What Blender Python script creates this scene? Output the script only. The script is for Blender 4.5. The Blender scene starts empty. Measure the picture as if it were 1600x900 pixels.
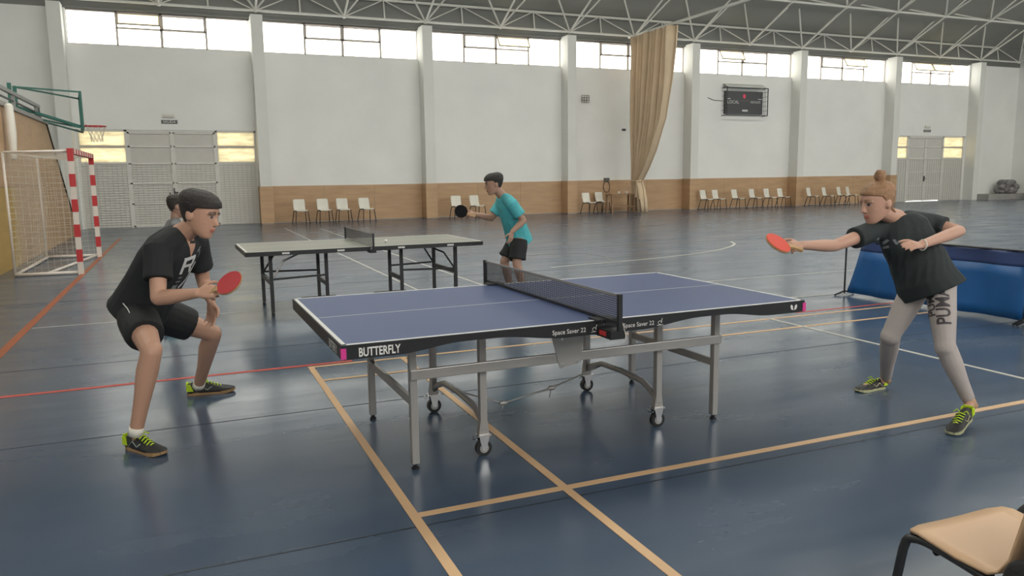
import bpy, bmesh, math, random
from mathutils import Vector, Matrix, noise
from mathutils.bvhtree import BVHTree
random.seed(7)
V = Vector
SC = bpy.context.scene
COL = SC.collection

# ------------------------------------------------------------------ camera
FPX = 1204.28
CAM = V((-0.8655, -6.2389, 1.5134))
RX = V((0.92009482, -0.39149748, -0.01245964))
UX = V((0.06775351, 0.12774274, 0.9894904))
FX = V((0.38579137, 0.91126918, -0.14406076))
cd = bpy.data.cameras.new('camera'); cam = bpy.data.objects.new('camera', cd); COL.objects.link(cam)
cd.sensor_width = 36; cd.lens = FPX / 1600 * 36; cd.clip_start = .05; cd.clip_end = 300
cam.matrix_world = Matrix(((RX.x, UX.x, -FX.x, CAM.x), (RX.y, UX.y, -FX.y, CAM.y), (RX.z, UX.z, -FX.z, CAM.z), (0, 0, 0, 1)))
SC.camera = cam

def ray(px, py): return FX + RX * ((px - 800) / FPX) - UX * ((py - 450) / FPX)
def G(px, py, z=0.0):
    d = ray(px, py); return CAM + d * ((z - CAM.z) / d.z)
def A(px, py, Y):
    d = ray(px, py); return CAM + d * ((Y - CAM.y) / d.y)

# ------------------------------------------------------------------ light
YB = 21.57           # back wall plane
YF = -9.5            # wall behind the camera
w = bpy.data.worlds.new('overcast'); SC.world = w; w.use_nodes = True
bg = w.node_tree.nodes['Background']; bg.inputs[0].default_value = (1.0, .972, .92, 1); bg.inputs[1].default_value = 5.2
SC.view_settings.view_transform = 'Standard'; SC.view_settings.look = 'None'
SC.view_settings.gamma = 1; SC.view_settings.use_curve_mapping = False
SC.view_settings.exposure = -0.02
def portal(cx, cy, cz, sx, sz, toward):
    l = bpy.data.lights.new('window_portal', 'AREA'); l.shape = 'RECTANGLE'; l.size = sx; l.size_y = sz
    l.cycles.is_portal = True
    o = bpy.data.objects.new('window_portal', l); COL.objects.link(o); o.location = (cx, cy, cz)
    o.rotation_euler = (math.radians(90 if toward > 0 else -90), 0, 0)
XL = [1.57 + 5.775 * k for k in range(-1, 7)]       # left faces of the wall columns
for k in range(7):
    portal(XL[k] + 3.07, YB + .25, 6.22, 5.3, 1.1, -1)
for k in range(8):  # assumed high windows behind the camera, added to brighten the back wall
    portal(-4.2 + 5.775 * k + 2.9, YF - .02, 4.9, 5.2, 3.6, 1)
l_ = bpy.data.lights.new('added_skylight_portal', 'AREA'); l_.shape = 'RECTANGLE'; l_.size = 48; l_.size_y = 6.0; l_.cycles.is_portal = True
o_ = bpy.data.objects.new('added_skylight_portal', l_); COL.objects.link(o_); o_.location = (16, 6.0, 11.8)  # portal of the unseen skylight added for more light

# ------------------------------------------------------------------ materials
MATS = {}
def mat(name, col, rough=.5, metal=0, var=0, vscale=4, bump=0, bscale=30, spec=None, stretch=None, trans=0):
    if name in MATS: return MATS[name]
    m = bpy.data.materials.new(name); m.use_nodes = True; nt = m.node_tree
    b = nt.nodes['Principled BSDF']
    b.inputs['Base Color'].default_value = (*col, 1); b.inputs['Roughness'].default_value = rough
    b.inputs['Metallic'].default_value = metal
    if spec is not None: b.inputs['Specular IOR Level'].default_value = spec
    if var or bump:
        tc = nt.nodes.new('ShaderNodeTexCoord'); mp = nt.nodes.new('ShaderNodeMapping')
        nt.links.new(tc.outputs['Object'], mp.inputs[0])
        if stretch: mp.inputs['Scale'].default_value = stretch
    if var:
        n = nt.nodes.new('ShaderNodeTexNoise'); n.inputs['Scale'].default_value = vscale; n.inputs['Detail'].default_value = 5
        nt.links.new(mp.outputs[0], n.inputs['Vector'])
        r = nt.nodes.new('ShaderNodeValToRGB')
        r.color_ramp.elements[0].position = .3; r.color_ramp.elements[1].position = .7
        r.color_ramp.elements[0].color = (*[c * (1 - var) for c in col], 1)
        r.color_ramp.elements[1].color = (*[min(1, c * (1 + var)) for c in col], 1)
        nt.links.new(n.outputs['Fac'], r.inputs[0]); nt.links.new(r.outputs[0], b.inputs['Base Color'])
    if bump:
        n2 = nt.nodes.new('ShaderNodeTexNoise'); n2.inputs['Scale'].default_value = bscale; n2.inputs['Detail'].default_value = 3
        nt.links.new(mp.outputs[0], n2.inputs['Vector'])
        bp = nt.nodes.new('ShaderNodeBump'); bp.inputs['Strength'].default_value = bump; bp.inputs['Distance'].default_value = .02
        nt.links.new(n2.outputs['Fac'], bp.inputs['Height']); nt.links.new(bp.outputs[0], b.inputs['Normal'])
    MATS[name] = m; return m
def mix_mat(name, kind, col, fac, col2=(1, 1, 1), var=0, vscale=5):
    """thin pane: transparent mixed with a translucent / glossy film"""
    m = bpy.data.materials.new(name); m.use_nodes = True; nt = m.node_tree; nt.nodes.clear()
    out = nt.nodes.new('ShaderNodeOutputMaterial'); mx = nt.nodes.new('ShaderNodeMixShader'); mx.inputs[0].default_value = fac
    t = nt.nodes.new('ShaderNodeBsdfTransparent'); t.inputs[0].default_value = (*col2, 1)
    s = nt.nodes.new({'tl': 'ShaderNodeBsdfTranslucent', 'gl': 'ShaderNodeBsdfGlossy'}[kind]); s.inputs[0].default_value = (*col, 1)
    if var:
        n = nt.nodes.new('ShaderNodeTexNoise'); n.inputs['Scale'].default_value = vscale; n.inputs['Detail'].default_value = 6
        tc = nt.nodes.new('ShaderNodeTexCoord'); mp = nt.nodes.new('ShaderNodeMapping'); mp.inputs['Scale'].default_value = (1, 1, 4)
        nt.links.new(tc.outputs['Object'], mp.inputs[0]); nt.links.new(mp.outputs[0], n.inputs['Vector'])
        r = nt.nodes.new('ShaderNodeValToRGB'); r.color_ramp.elements[0].position = .35; r.color_ramp.elements[1].position = .6
        r.color_ramp.elements[0].color = (*[c * (1 - var) for c in col], 1); r.color_ramp.elements[1].color = (*col, 1)
        nt.links.new(n.outputs['Fac'], r.inputs[0]); nt.links.new(r.outputs[0], s.inputs[0])
    nt.links.new(t.outputs[0], mx.inputs[1]); nt.links.new(s.outputs[0], mx.inputs[2]); nt.links.new(mx.outputs[0], out.inputs[0])
    MATS[name] = m; return m
def vcol_mat(name, rough=.5, sub=.0):
    m = bpy.data.materials.new(name); m.use_nodes = True; nt = m.node_tree; b = nt.nodes['Principled BSDF']
    a = nt.nodes.new('ShaderNodeVertexColor'); a.layer_name = 'Col'
    nt.links.new(a.outputs[0], b.inputs['Base Color']); b.inputs['Roughness'].default_value = rough
    return m

M_wall = mat('white_plaster', (.83, .83, .80), .8, var=.04, vscale=.6, bump=.05, bscale=8)
M_col = mat('column_paint', (.74, .74, .70), .75, var=.03, vscale=.8)
M_tan = mat('tan_wood_panel', (.50, .32, .18), .5, var=.10, vscale=1.2, stretch=(1, 1, 6))
M_tan2 = mat('ochre_wood_panel', (.50, .33, .10), .5, var=.10, vscale=1.2, stretch=(1, 1, 6))
M_grey_steel = mat('grey_fascia', (.20, .205, .19), .6, var=.06, vscale=.8)
M_deck = mat('grey_roof_deck', (.26, .265, .245), .65, var=.06, vscale=.5)
M_truss = mat('white_painted_steel', (.72, .71, .66), .45)
M_frame = mat('window_aluminium', (.52, .47, .42), .5)
M_glass = mix_mat('clear_pane', 'gl', (.9, .9, .9), .06, (.96, .97, .95))
M_cream = mix_mat('frosted_cream_pane', 'tl', (.95, .88, .66), .85, (.95, .9, .75))
M_yellow = mix_mat('yellowed_paper_pane', 'tl', (.53, .495, .39), .97, (.9, .85, .6), var=.22, vscale=2.2)
M_doorw = mat('white_door_paint', (.70, .68, .63), .55, var=.03)
M_doorp = mat('grey_door_panel', (.60, .575, .535), .6, var=.03)
M_mesh = mat('galvanised_wire', (.50, .48, .44), .5)
M_black = mat('black_plastic', (.012, .013, .015), .45)
M_dark = mat('dark_steel', (.02, .021, .022), .4)
M_silver = mat('silver_steel', (.42, .405, .385), .34, metal=.55, var=.04)
M_chrome = mat('chrome', (.7, .7, .7), .2, metal=1)
M_blue = mat('blue_table_paint', (.052, .082, .20), .42, var=.05, vscale=3)
M_green2 = mat('grey_green_table_paint', (.20, .20, .165), .35, var=.06, vscale=3)
M_line = mat('white_line_paint', (.70, .69, .66), .5)
M_white = mat('white_plastic', (.74, .71, .63), .4, var=.04)
M_cream_pl = mat('cream_plastic', (.68, .44, .26), .42, var=.03)
M_red = mat('red_paint', (.52, .035, .04), .45)
M_rubber_red = mat('red_rubber', (.46, .022, .03), .55)
M_rubber_orange = mat('bright_red_rubber', (.62, .055, .028), .55)
M_wood = mat('handle_wood', (.45, .28, .13), .5, var=.15, vscale=20)
M_brown = mat('brown_wood', (.30, .17, .09), .5, var=.12, vscale=6)
M_curtain = mat('beige_curtain_cloth', (.68, .53, .36), .85, var=.07, vscale=1.5, bump=.1, bscale=20)
M_blackrub = mat('black_rubber', (.010, .010, .011), .85, spec=.2)
M_net = mat('black_net_cord', (.018, .019, .024), .8)
M_goal = mat('white_goal_paint', (.74, .68, .62), .5, var=.04)
M_cord = mat('pale_cord', (.62, .58, .50), .8)
M_green = mat('green_steel', (.03, .13, .10), .45)
M_concrete = mat('grey_concrete', (.34, .33, .31), .8, var=.08)
M_pink = mat('pink_label', (.62, .04, .25), .5)
M_tarp = mat('blue_tarpaulin', (.010, .10, .30), .45, var=.10, vscale=3, bump=.25, bscale=5)
M_tarp2 = mat('dark_blue_border', (.030, .055, .16), .5, var=.08, vscale=3)
M_beige_line = mat('beige_court_tape', (.62, .40, .22), .5, var=.06, vscale=3)
M_white_line = mat('white_court_line', (.46, .45, .41), .5, var=.06, vscale=3)
M_red_line = mat('red_court_line', (.52, .07, .05), .5, var=.10, vscale=3)
M_orange_line = mat('orange_court_line', (.30, .085, .035), .5, var=.12, vscale=2)
M_seam = mat('floor_seam', (.025, .03, .035), .6)

# floor: glossy blue vinyl
m = bpy.data.materials.new('blue_vinyl_floor'); m.use_nodes = True; nt = m.node_tree; b = nt.nodes['Principled BSDF']
tc = nt.nodes.new('ShaderNodeTexCoord')
def mapn(s):
    q = nt.nodes.new('ShaderNodeMapping'); q.inputs['Scale'].default_value = s; nt.links.new(tc.outputs['Object'], q.inputs[0]); return q
def noi(mp, scale, det=4):
    n = nt.nodes.new('ShaderNodeTexNoise'); n.inputs['Scale'].default_value = scale; n.inputs['Detail'].default_value = det
    nt.links.new(mp.outputs[0], n.inputs['Vector']); return n
n1 = noi(mapn((.35, 1, 1)), .9, 6)
cr = nt.nodes.new('ShaderNodeValToRGB'); cr.color_ramp.elements[0].position = .3; cr.color_ramp.elements[1].position = .72
cr.color_ramp.elements[0].color = (.048, .078, .128, 1); cr.color_ramp.elements[1].color = (.066, .096, .140, 1)
nt.links.new(n1.outputs['Fac'], cr.inputs[0]); nt.links.new(cr.outputs[0], b.inputs['Base Color'])
n2 = noi(mapn((.5, 1.6, 1)), 1.3, 5)
mr = nt.nodes.new('ShaderNodeMapRange'); mr.inputs[1].default_value = .3; mr.inputs[2].default_value = .7
mr.inputs[3].default_value = .17; mr.inputs[4].default_value = .30
nt.links.new(n2.outputs['Fac'], mr.inputs[0]); nt.links.new(mr.outputs[0], b.inputs['Roughness'])
n3 = noi(mapn((.6, 2.4, 1)), 2.2, 3)
bp = nt.nodes.new('ShaderNodeBump'); bp.inputs['Strength'].default_value = .07; bp.inputs['Distance'].default_value = .02
nt.links.new(n3.outputs['Fac'], bp.inputs['Height']); nt.links.new(bp.outputs[0], b.inputs['Normal'])
b.inputs['Specular IOR Level'].default_value = .75
M_floor = m

# ------------------------------------------------------------------ builders
WM = {}
def setp(o, parent):
    if parent is not None:
        o.parent = parent; o.matrix_parent_inverse = WM.get(parent, Matrix()).inverted()
    WM[o] = Matrix()
def empty(name, loc=(0, 0, 0), rz=0, parent=None):
    o = bpy.data.objects.new(name, None); COL.objects.link(o); o.empty_display_size = .1
    o.location = loc; o.rotation_euler = (0, 0, rz)
    WM[o] = Matrix.Translation(V(loc)) @ Matrix.Rotation(rz, 4, 'Z'); return o
def tag(o, label=None, cat=None, group=None, kind=None):
    if label: o['label'] = label
    if cat: o['category'] = cat
    if group: o['group'] = group
    if kind: o['kind'] = kind
    return o
class MB:
    def __init__(s): s.bm = bmesh.new()
    def box(s, a, b, M=None):
        a, b = V(a), V(b); vs = []
        for z in (a.z, b.z):
            for x, y in ((a.x, a.y), (b.x, a.y), (b.x, b.y), (a.x, b.y)):
                p = V((x, y, z)); vs.append(s.bm.verts.new(M @ p if M else p))
        for f in ((3, 2, 1, 0), (4, 5, 6, 7), (0, 1, 5, 4), (1, 2, 6, 5), (2, 3, 7, 6), (3, 0, 4, 7)):
            s.bm.faces.new([vs[i] for i in f])
        return s
    def bar(s, p, q, wd, ht, up=(0, 0, 1)):
        p, q = V(p), V(q); d = (q - p); L = d.length; d.normalize(); u = V(up)
        r = d.cross(u)
        if r.length < 1e-4: r = d.cross(V((0, 1, 0)))
        r.normalize(); u = r.cross(d).normalized(); vs = []
        for c in (p, q):
            for i, j in ((-1, -1), (1, -1), (1, 1), (-1, 1)): vs.append(s.bm.verts.new(c + r * (i * wd / 2) + u * (j * ht / 2)))
        for f in ((0, 1, 2, 3), (7, 6, 5, 4), (0, 4, 5, 1), (1, 5, 6, 2), (2, 6, 7, 3), (3, 7, 4, 0)):
            s.bm.faces.new([vs[i] for i in f])
        return s
    def loft(s, rings, cap=True):
        """rings: lists of equal vertex count"""
        R = [[s.bm.verts.new(p) for p in r] for r in rings]; n = len(R[0])
        for a, b in zip(R, R[1:]):
            for i in range(n): s.bm.faces.new((a[i], a[(i + 1) % n], b[(i + 1) % n], b[i]))
        if cap: s.bm.faces.new(R[0][::-1]); s.bm.faces.new(R[-1])
        return s
    def tube(s, pts, r, n=8, close=False):
        pts = [V(p) for p in pts]; rs = r if isinstance(r, (list, tuple)) else [r] * len(pts)
        rings = []; prev = None
        for i, p in enumerate(pts):
            if close: d = pts[(i + 1) % len(pts)] - pts[i - 1]
            else: d = pts[min(i + 1, len(pts) - 1)] - pts[max(i - 1, 0)]
            d.normalize()
            if prev is None: a = d.orthogonal().normalized()
            else:
                a = prev - d * prev.dot(d)
                a = a.normalized() if a.length > 1e-5 else d.orthogonal().normalized()
            prev = a; c = d.cross(a)
            rings.append([p + (a * math.cos(t) + c * math.sin(t)) * rs[i] for t in [2 * math.pi * k / n for k in range(n)]])
        if close: rings.append(rings[0]); return s.loft(rings, False)
        return s.loft(rings)
    def limb(s, pts, rs, n=14):
        """tube with rounded ends"""
        pts = [V(p) for p in pts]; d0 = (pts[1] - pts[0]).normalized(); d1 = (pts[-1] - pts[-2]).normalized()
        P = [pts[0] - d0 * rs[0] * .8, pts[0] - d0 * rs[0] * .45] + pts + [pts[-1] + d1 * rs[-1] * .45, pts[-1] + d1 * rs[-1] * .8]
        return s.tube(P, [rs[0] * .4, rs[0] * .85] + list(rs) + [rs[-1] * .85, rs[-1] * .4], n)
    def ell(s, c, r, M=None, n=14):
        c = V(c); rings = []
        for i in range(1, n // 2):
            t = math.pi * i / (n // 2); rr = []
            for k in range(n):
                a = 2 * math.pi * k / n
                p = V((math.sin(t) * math.cos(a) * r[0], math.sin(t) * math.sin(a) * r[1], math.cos(t) * r[2]))
                rr.append(c + (M @ p if M else p))
            rings.append(rr)
        return s.loft(rings)
    def prism(s, poly, vec):
        a = [s.bm.verts.new(V(p)) for p in poly]; b = [s.bm.verts.new(V(p) + V(vec)) for p in poly]; n = len(a)
        s.bm.faces.new(a[::-1]); s.bm.faces.new(b)
        for i in range(n): s.bm.faces.new((a[i], a[(i + 1) % n], b[(i + 1) % n], b[i]))
        return s
    def quad(s, *ps): s.bm.faces.new([s.bm.verts.new(V(p)) for p in ps]); return s
    def mesh(s, name, mt, smooth=False):
        bmesh.ops.recalc_face_normals(s.bm, faces=s.bm.faces)
        me = bpy.data.meshes.new(name); s.bm.to_mesh(me); s.bm.free()
        if mt: me.materials.append(mt)
        if smooth: me.polygons.foreach_set('use_smooth', [True] * len(me.polygons))
        return me
    def build(s, name, mt, parent=None, smooth=False, bevel=0):
        o = bpy.data.objects.new(name, s.mesh(name, mt, smooth)); COL.objects.link(o); setp(o, parent)
        if bevel:
            b = o.modifiers.new('b', 'BEVEL'); b.width = bevel; b.segments = 2; b.limit_method = 'ANGLE'
        return o
def linkmesh(name, me, parent=None):
    o = bpy.data.objects.new(name, me); COL.objects.link(o); setp(o, parent); return o
def copy_tree(o, parent=None):
    c = o.copy(); COL.objects.link(c)
    if parent: c.parent = parent
    for ch in [x for x in CH.get(o, [])]: copy_tree(ch, c)
    return c
CH = {}
def reg(root):                     # child table for copy_tree
    for o in list(COL.objects):
        if o.parent: CH.setdefault(o.parent, [])
    for o in COL.objects:
        if o.parent and o not in CH[o.parent]: CH[o.parent].append(o)
def text_mesh(s, size=1, xs=1, shear=0, bold=0):
    cu = bpy.data.curves.new('t', 'FONT'); cu.body = s; cu.size = size; cu.align_x = 'CENTER'; cu.align_y = 'CENTER'; cu.shear = shear; cu.offset = bold
    cu.resolution_u = 3
    o = bpy.data.objects.new('t', cu); COL.objects.link(o); dg = bpy.context.evaluated_depsgraph_get()
    me = bpy.data.meshes.new_from_object(o.evaluated_get(dg)); bpy.data.objects.remove(o)
    for v in me.vertices: v.co.x *= xs
    return me
def text_on(name, s, O, ux, uy, size, mt, parent, xs=1, shear=0, bold=0):
    """flat lettering at O, reading along ux"""
    me = text_mesh(s, size, xs, shear, bold); ux, uy = V(ux).normalized(), V(uy).normalized()
    for v in me.vertices: v.co = V(O) + ux * v.co.x + uy * v.co.y
    me.materials.clear(); me.materials.append(mt); me.name = name
    return linkmesh(name, me, parent)
def decal(name, me2d, O, ux, uy, target, mt, parent, off=.003, sub=2):
    """print: a flat shape laid onto a surface along its normal"""
    bm = bmesh.new(); bm.from_mesh(me2d); bmesh.ops.triangulate(bm, faces=bm.faces)
    for _ in range(sub):
        bmesh.ops.subdivide_edges(bm, edges=[e for e in bm.edges if e.calc_length() > .012], cuts=1); bmesh.ops.triangulate(bm, faces=bm.faces)
    ux, uy = V(ux).normalized(), V(uy).normalized(); nrm = ux.cross(uy)
    tb = bmesh.new(); tb.from_mesh(target.data); bvh = BVHTree.FromBMesh(tb)
    for v in bm.verts:
        p = V(O) + ux * v.co.x + uy * v.co.y + nrm * .25
        h = bvh.ray_cast(p, -nrm, .6)
        v.co = (h[0] + nrm * off) if h[0] else p - nrm * .25
    tb.free(); me = bpy.data.meshes.new(name); bm.to_mesh(me); bm.free(); me.materials.append(mt)
    return linkmesh(name, me, parent)
def poly2d(polys):
    bm = bmesh.new()
    for p in polys: bm.faces.new([bm.verts.new((x, y, 0)) for x, y in p])
    me = bpy.data.meshes.new('p'); bm.to_mesh(me); bm.free(); return me

# ================================================================== THE HALL
mb = MB(); mb.box((-9, YF, -.1), (41, YB + .3, 0)); floor = mb.build('floor', M_floor); tag(floor, kind='structure')
def lineX(x0, x1, y, wd, mt, name='court_line', z=.002):
    MB().box((x0, y - wd / 2, 0.0005), (x1, y + wd / 2, z)).build(name, mt, floor)
def lineY(x, y0, y1, wd, mt, name='court_line', z=.002):
    MB().box((x - wd / 2, y0, 0.0005), (x + wd / 2, y1, z)).build(name, mt, floor)
def poly_line(pts, wd, mt, name='court_line', z=.002):
    pts = [V(p) for p in pts]; L, R_ = [], []
    for i, p in enumerate(pts):
        d = pts[min(i + 1, len(pts) - 1)] - pts[max(i - 1, 0)]; d.z = 0; d.normalize(); n = V((-d.y, d.x, 0)) * wd / 2
        L.append(p + n + V((0, 0, z))); R_.append(p - n + V((0, 0, z)))
    m_ = MB()
    for i in range(len(pts) - 1): m_.quad(L[i], R_[i], R_[i + 1], L[i + 1])
    m_.build(name, mt, floor)
# badminton court in beige tape
lineX(-.02, 13.4, 0, .042, M_beige_line); lineX(-.02, 13.4, -.46, .042, M_beige_line, z=.0024)
lineX(-.02, 4.72, -3.03, .046, M_beige_line, z=.0024)
lineY(0, -6.3, .02, .046, M_beige_line, z=.0028); lineY(.76, -6.3, .02, .046, M_beige_line, z=.0028)
lineY(4.70, -6.3, .02, .04, M_white_line, z=.0028)
lineX(-3.6, .35, .075, .05, M_red_line); lineX(5.2, 9, .16, .04, M_red_line, z=.0016)
lineY(-2.45, -1.0, 16.5, .08, M_orange_line)
lineY(1.98, 3.0, 18.4, .038, M_white_line); lineY(2.93, 3.0, 17.6, .038, M_white_line)
lineX(4.6, 16, 2.62, .038, M_white_line); lineX(3.2, 9.5, .98, .038, M_white_line)
lineX(-2.4, -.3, 3.0, .03, M_white_line)
arc = [(860, 418), (915, 413), (980, 408), (1040, 402), (1090, 396), (1125, 390), (1143, 385), (1148, 381), (1142, 377.5)]
poly_line([G(*p) for p in arc], .06, M_white_line)
poly_line([G(*p) for p in [(813, 400.5), (860, 397), (915, 396), (945, 401), (958, 410)]], .05, mat('worn_court_line', (.16, .165, .165), .5), z=.0018)
for y in (-1.2, -3.14, .92, 4.9, -5.05, 8.0): lineX(-6, 20, y, .008, M_seam, 'floor_seam', z=.0012)

# back wall: pieces around the openings
wb = MB(); ZS, ZT = 5.70, 6.76; X0, X1 = -8.0, 41.0
D1 = (-3.78, 1.57, 3.12); D2 = (31.4, 36.14, 3.22)
wb.box((X0, YB, ZT), (X1, YB + .3, 7.0))
wb.box((X0, YB, 0), (D1[0], YB + .3, ZT)); wb.box((D1[0], YB, D1[2]), (D1[1], YB + .3, ZS))
wb.box((D1[1], YB, 0), (D2[0], YB + .3, ZS)); wb.box((D2[0], YB, D2[2]), (D2[1], YB + .3, ZS)); wb.box((D2[1], YB, 0), (X1, YB + .3, ZT))
for k in range(1, 7): wb.box((XL[k], YB, ZS), (XL[k] + .37, YB + .3, ZT))
wall_back = wb.build('wall_back', M_wall); tag(wall_back, kind='structure')
# steel fascia above the windows
tag(MB().box((X0, YB - .02, 6.76), (X1, YB + .28, 7.75)).build('trim_1', M_grey_steel), kind='structure')
# columns
for k, x in enumerate(XL):
    c = MB().box((x, YB - .56, 0), (x + .37, YB + .001, 6.82)).build('trim_%d' % (k + 2), M_col); tag(c, kind='structure')
# end walls, front wall with unseen window openings added for light, roof
tag(MB().box((-8.3, YF, 0), (-8, YB, 11.5)).build('wall_left', M_wall), kind='structure')
tag(MB().box((39.9, YF, 0), (40.2, YB, 11.5)).build('wall_right', M_wall), kind='structure')
wf = MB(); wf.box((-8, YF - .3, 0), (40, YF, 3.1)); wf.box((-8, YF - .3, 6.7), (40, YF, 8))
for k in range(9): wf.box((-4.2 + 5.775 * k - .15, YF - .3, 3.1), (-4.2 + 5.775 * k + .35, YF, 6.7))
wf.box((-8, YF - .3, 3.1), (-4.3, YF, 6.7))
tag(wf.build('wall_front', M_wall), kind='structure')
def ztop(y):                       # roof deck height over the hall
    t = abs(y - 6.0) / 15.5
    return 11.9 - 4.2 * min(1.05, t) ** 2.0
rf = MB()
for ya_, yb_ in ((YB + .3, 9.0), (3.0, YF - .3)):  # deck left open between the halves for the added skylight
    ys = [ya_ + (yb_ - ya_) * i / 16 for i in range(17)]
    rf.loft([[V((x, y, ztop(y) + dz)) for x, dz in ((-8.3, 0), (40.2, 0), (40.2, .15), (-8.3, .15))] for y in ys])
ceiling = rf.build('ceiling', M_deck, smooth=False); tag(ceiling, kind='structure')
skl = empty('window_8', (16, 6, 11.8)); tag(skl, kind='structure')  # assumed roof skylight out of view, added to brighten the back wall
for k in range(8):
    xa_, xb_ = -8.3 + 48.5 * k / 8, -8.3 + 48.5 * (k + 1) / 8
    MB().box((xa_, 2.9, 11.74), (xa_ + .12, 9.1, 11.98)).build('window_frame', M_grey_steel, skl)
    MB().box((xa_ + .12, 2.95, 11.9), (xb_, 9.05, 11.91)).build('pane', M_glass, skl)

# wainscot: boards on the wall and wrapped round the columns
def wains(x0, x1, y, n, z1, mt, side=None):
    for i in range(n):
        a, b2 = x0 + (x1 - x0) * i / n, x0 + (x1 - x0) * (i + 1) / n
        for za, zb in ((.02, .602), (.605, z1)):
            MB().box((a + .004, y - .025, za), (b2 - .004, y, zb)).build('panel', mt, wall_back)
for k in range(1, 7):
    x = XL[k]
    zt = 1.25 + .012 * k
    for za, zb in ((.02, zt),):
        MB().box((x - .03, YB - .585, za), (x + .40, YB - .56, zb)).build('panel', M_tan, wall_back)
        MB().box((x - .03, YB - .56, za), (x, YB, zb)).build('panel', M_tan, wall_back)
        MB().box((x + .37, YB - .56, za), (x + .40, YB, zb)).build('panel', M_tan, wall_back)
    if k < 6: wains(x + .40, XL[k + 1] - .03, YB, 3, zt, M_tan)

# clerestory windows: 4 lights, the two middle ones split into a top-hung sash over a fixed pane
opened = {1: (), 0: (1,), 2: (2,), 3: (), 4: (1,), 5: (2,), 6: (1, 2)}
for k in range(7):
    xa, xb = XL[k] + .39, XL[k + 1] - .02
    if k == 0: xa = XL[0] + .42
    root = empty('window_%d' % (k + 1), (xa, YB, ZS)); tag(root, kind='structure')
    fr = MB(); yf = YB + .12
    fr.box((xa, yf - .03, ZS), (xb, yf + .03, ZS + .04)); fr.box((xa, yf - .03, ZT - .05), (xb, yf + .03, ZT))
    q = [xa + (xb - xa) * t for t in (0, .26, .5, .75, 1)]
    for i, x in enumerate(q):
        wd = .02 if i in (0, 4) else (.03 if i != 2 else .04)
        fr.box((max(xa, x - wd), yf - .03, ZS), (min(xb, x + wd), yf + .03, ZT))
    zm = ZS + .56
    fr.box((q[1], yf - .03, zm - .025), (q[3], yf + .03, zm + .025))
    fr.build('window_frame', M_frame, root)
    for i in range(4):
        if i in (0, 3):
            MB().box((q[i] + .02, yf - .004, ZS + .03), (q[i + 1] - .02, yf + .004, ZT - .04)).build('pane', M_glass, root)
        else:
            MB().box((q[i] + .02, yf - .004, ZS + .03), (q[i + 1] - .02, yf + .004, zm - .02)).build('pane', M_glass, root)
            op = i in opened[k]
            Mx = Matrix.Translation((0, yf - .04, ZT - .06)) @ Matrix.Rotation(math.radians(-33 if op else 0), 4, 'X')
            sh = MB(); hh = .44
            for (a, b2, c_, d) in ((q[i] + .03, q[i + 1] - .03, -.035, 0), (q[i] + .03, q[i + 1] - .03, -hh, -hh + .035)):
                sh.box((a, -.02, c_), (b2, .02, d), Mx)
            sh.box((q[i] + .03, -.02, -hh), (q[i] + .065, .02, 0), Mx); sh.box((q[i + 1] - .065, -.02, -hh), (q[i + 1] - .03, .02, 0), Mx)
            s_ = sh.build('sash', M_frame, root)
            MB().box((q[i] + .06, -.004, -hh + .03), (q[i + 1] - .06, .004, -.03), Mx).build('pane', M_cream if op else M_glass, s_)

# doors: a pair of steel leaves with wire mesh below, between two side lights
def door(idx, xa, xb, da, db, h, zs):
    root = empty('door_%d' % idx, ((xa + xb) / 2, YB, 0)); tag(root, kind='structure')
    y0 = YB + .06; zz = [.03, zs * .36, zs * .68, zs]; zmid = (zs + h) / 2
    f = MB()
    for x in (xa, da - .07, db, xb - .07): f.box((x, y0 - .04, 0), (x + .07, y0 + .06, h))
    f.box((xa, y0 - .04, h - .06), (xb, y0 + .06, h)); f.build('door_frame', M_doorw, root)
    for (a, b2) in ((xa + .07, da - .07), (db + .07, xb - .07)):         # side lights
        MB().box((a, y0, 0), (b2, y0 + .03, zs)).build('side_panel', M_doorw, root)
        MB().box((a, y0 - .03, zmid - .035), (b2, y0 + .05, zmid + .035)).build('transom_bar', M_frame, root)
        for za, zb in ((zs + .03, zmid - .03), (zmid + .03, h - .06)):
            MB().box((a, y0, za), (b2, y0 + .012, zb)).build('pane', M_yellow, root)
        MB().box((a, y0 - .03, zs - .02), (b2, y0 + .05, zs + .045)).build('transom_bar', M_doorw, root)
        bars(root, a, b2, 0.03, zs, y0)
    mid = (da + db) / 2
    MB().box((mid - .03, y0 - .05, .02), (mid + .03, y0 + .03, h - .06)).build('meeting_stile', M_doorw, root)
    if idx == 1: MB().box((da, y0 - .03, 0), (db, y0 + .03, .03)).build('threshold', M_doorw, root)
    MB().box((da, y0 - .02, h - .13), (db, y0 + .05, h - .05)).build('head_bar', M_doorw, root)
    for a, b2 in ((da, mid - .01), (mid + .01, db)):                      # leaves
        lf = MB()
        for x in (a, b2 - .06): lf.box((x, y0 - .045, .012), (x + .06, y0 + .02, h - .07))
        for z in (.02, zz[1], zz[2], zs - .03, zmid - .02, h - .12): lf.box((a, y0 - .045, z), (b2, y0 + .02, z + .05))
        leaf = lf.build('door_leaf', M_doorw, root)
        for za, zb in ((zs + .02, zmid - .02), (zmid + .03, h - .12)):
            MB().box((a + .06, y0 - .01, za), (b2 - .06, y0 + .01, zb)).build('leaf_panel', M_doorp, leaf)
        MB().box((a + .06, y0, .03), (b2 - .06, y0 + .012, zs)).build('leaf_panel', M_doorw, leaf)
        bars(leaf, a + .06, b2 - .06, .05, zs - .03, y0)
    MB().box((mid - .05, y0 - .10, .98), (mid - .02, y0 - .045, 1.25)).box((mid - .05, y0 - .1, 1.1), (mid + .08, y0 - .08, 1.13)).build('door_handle', M_dark, root)
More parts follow.
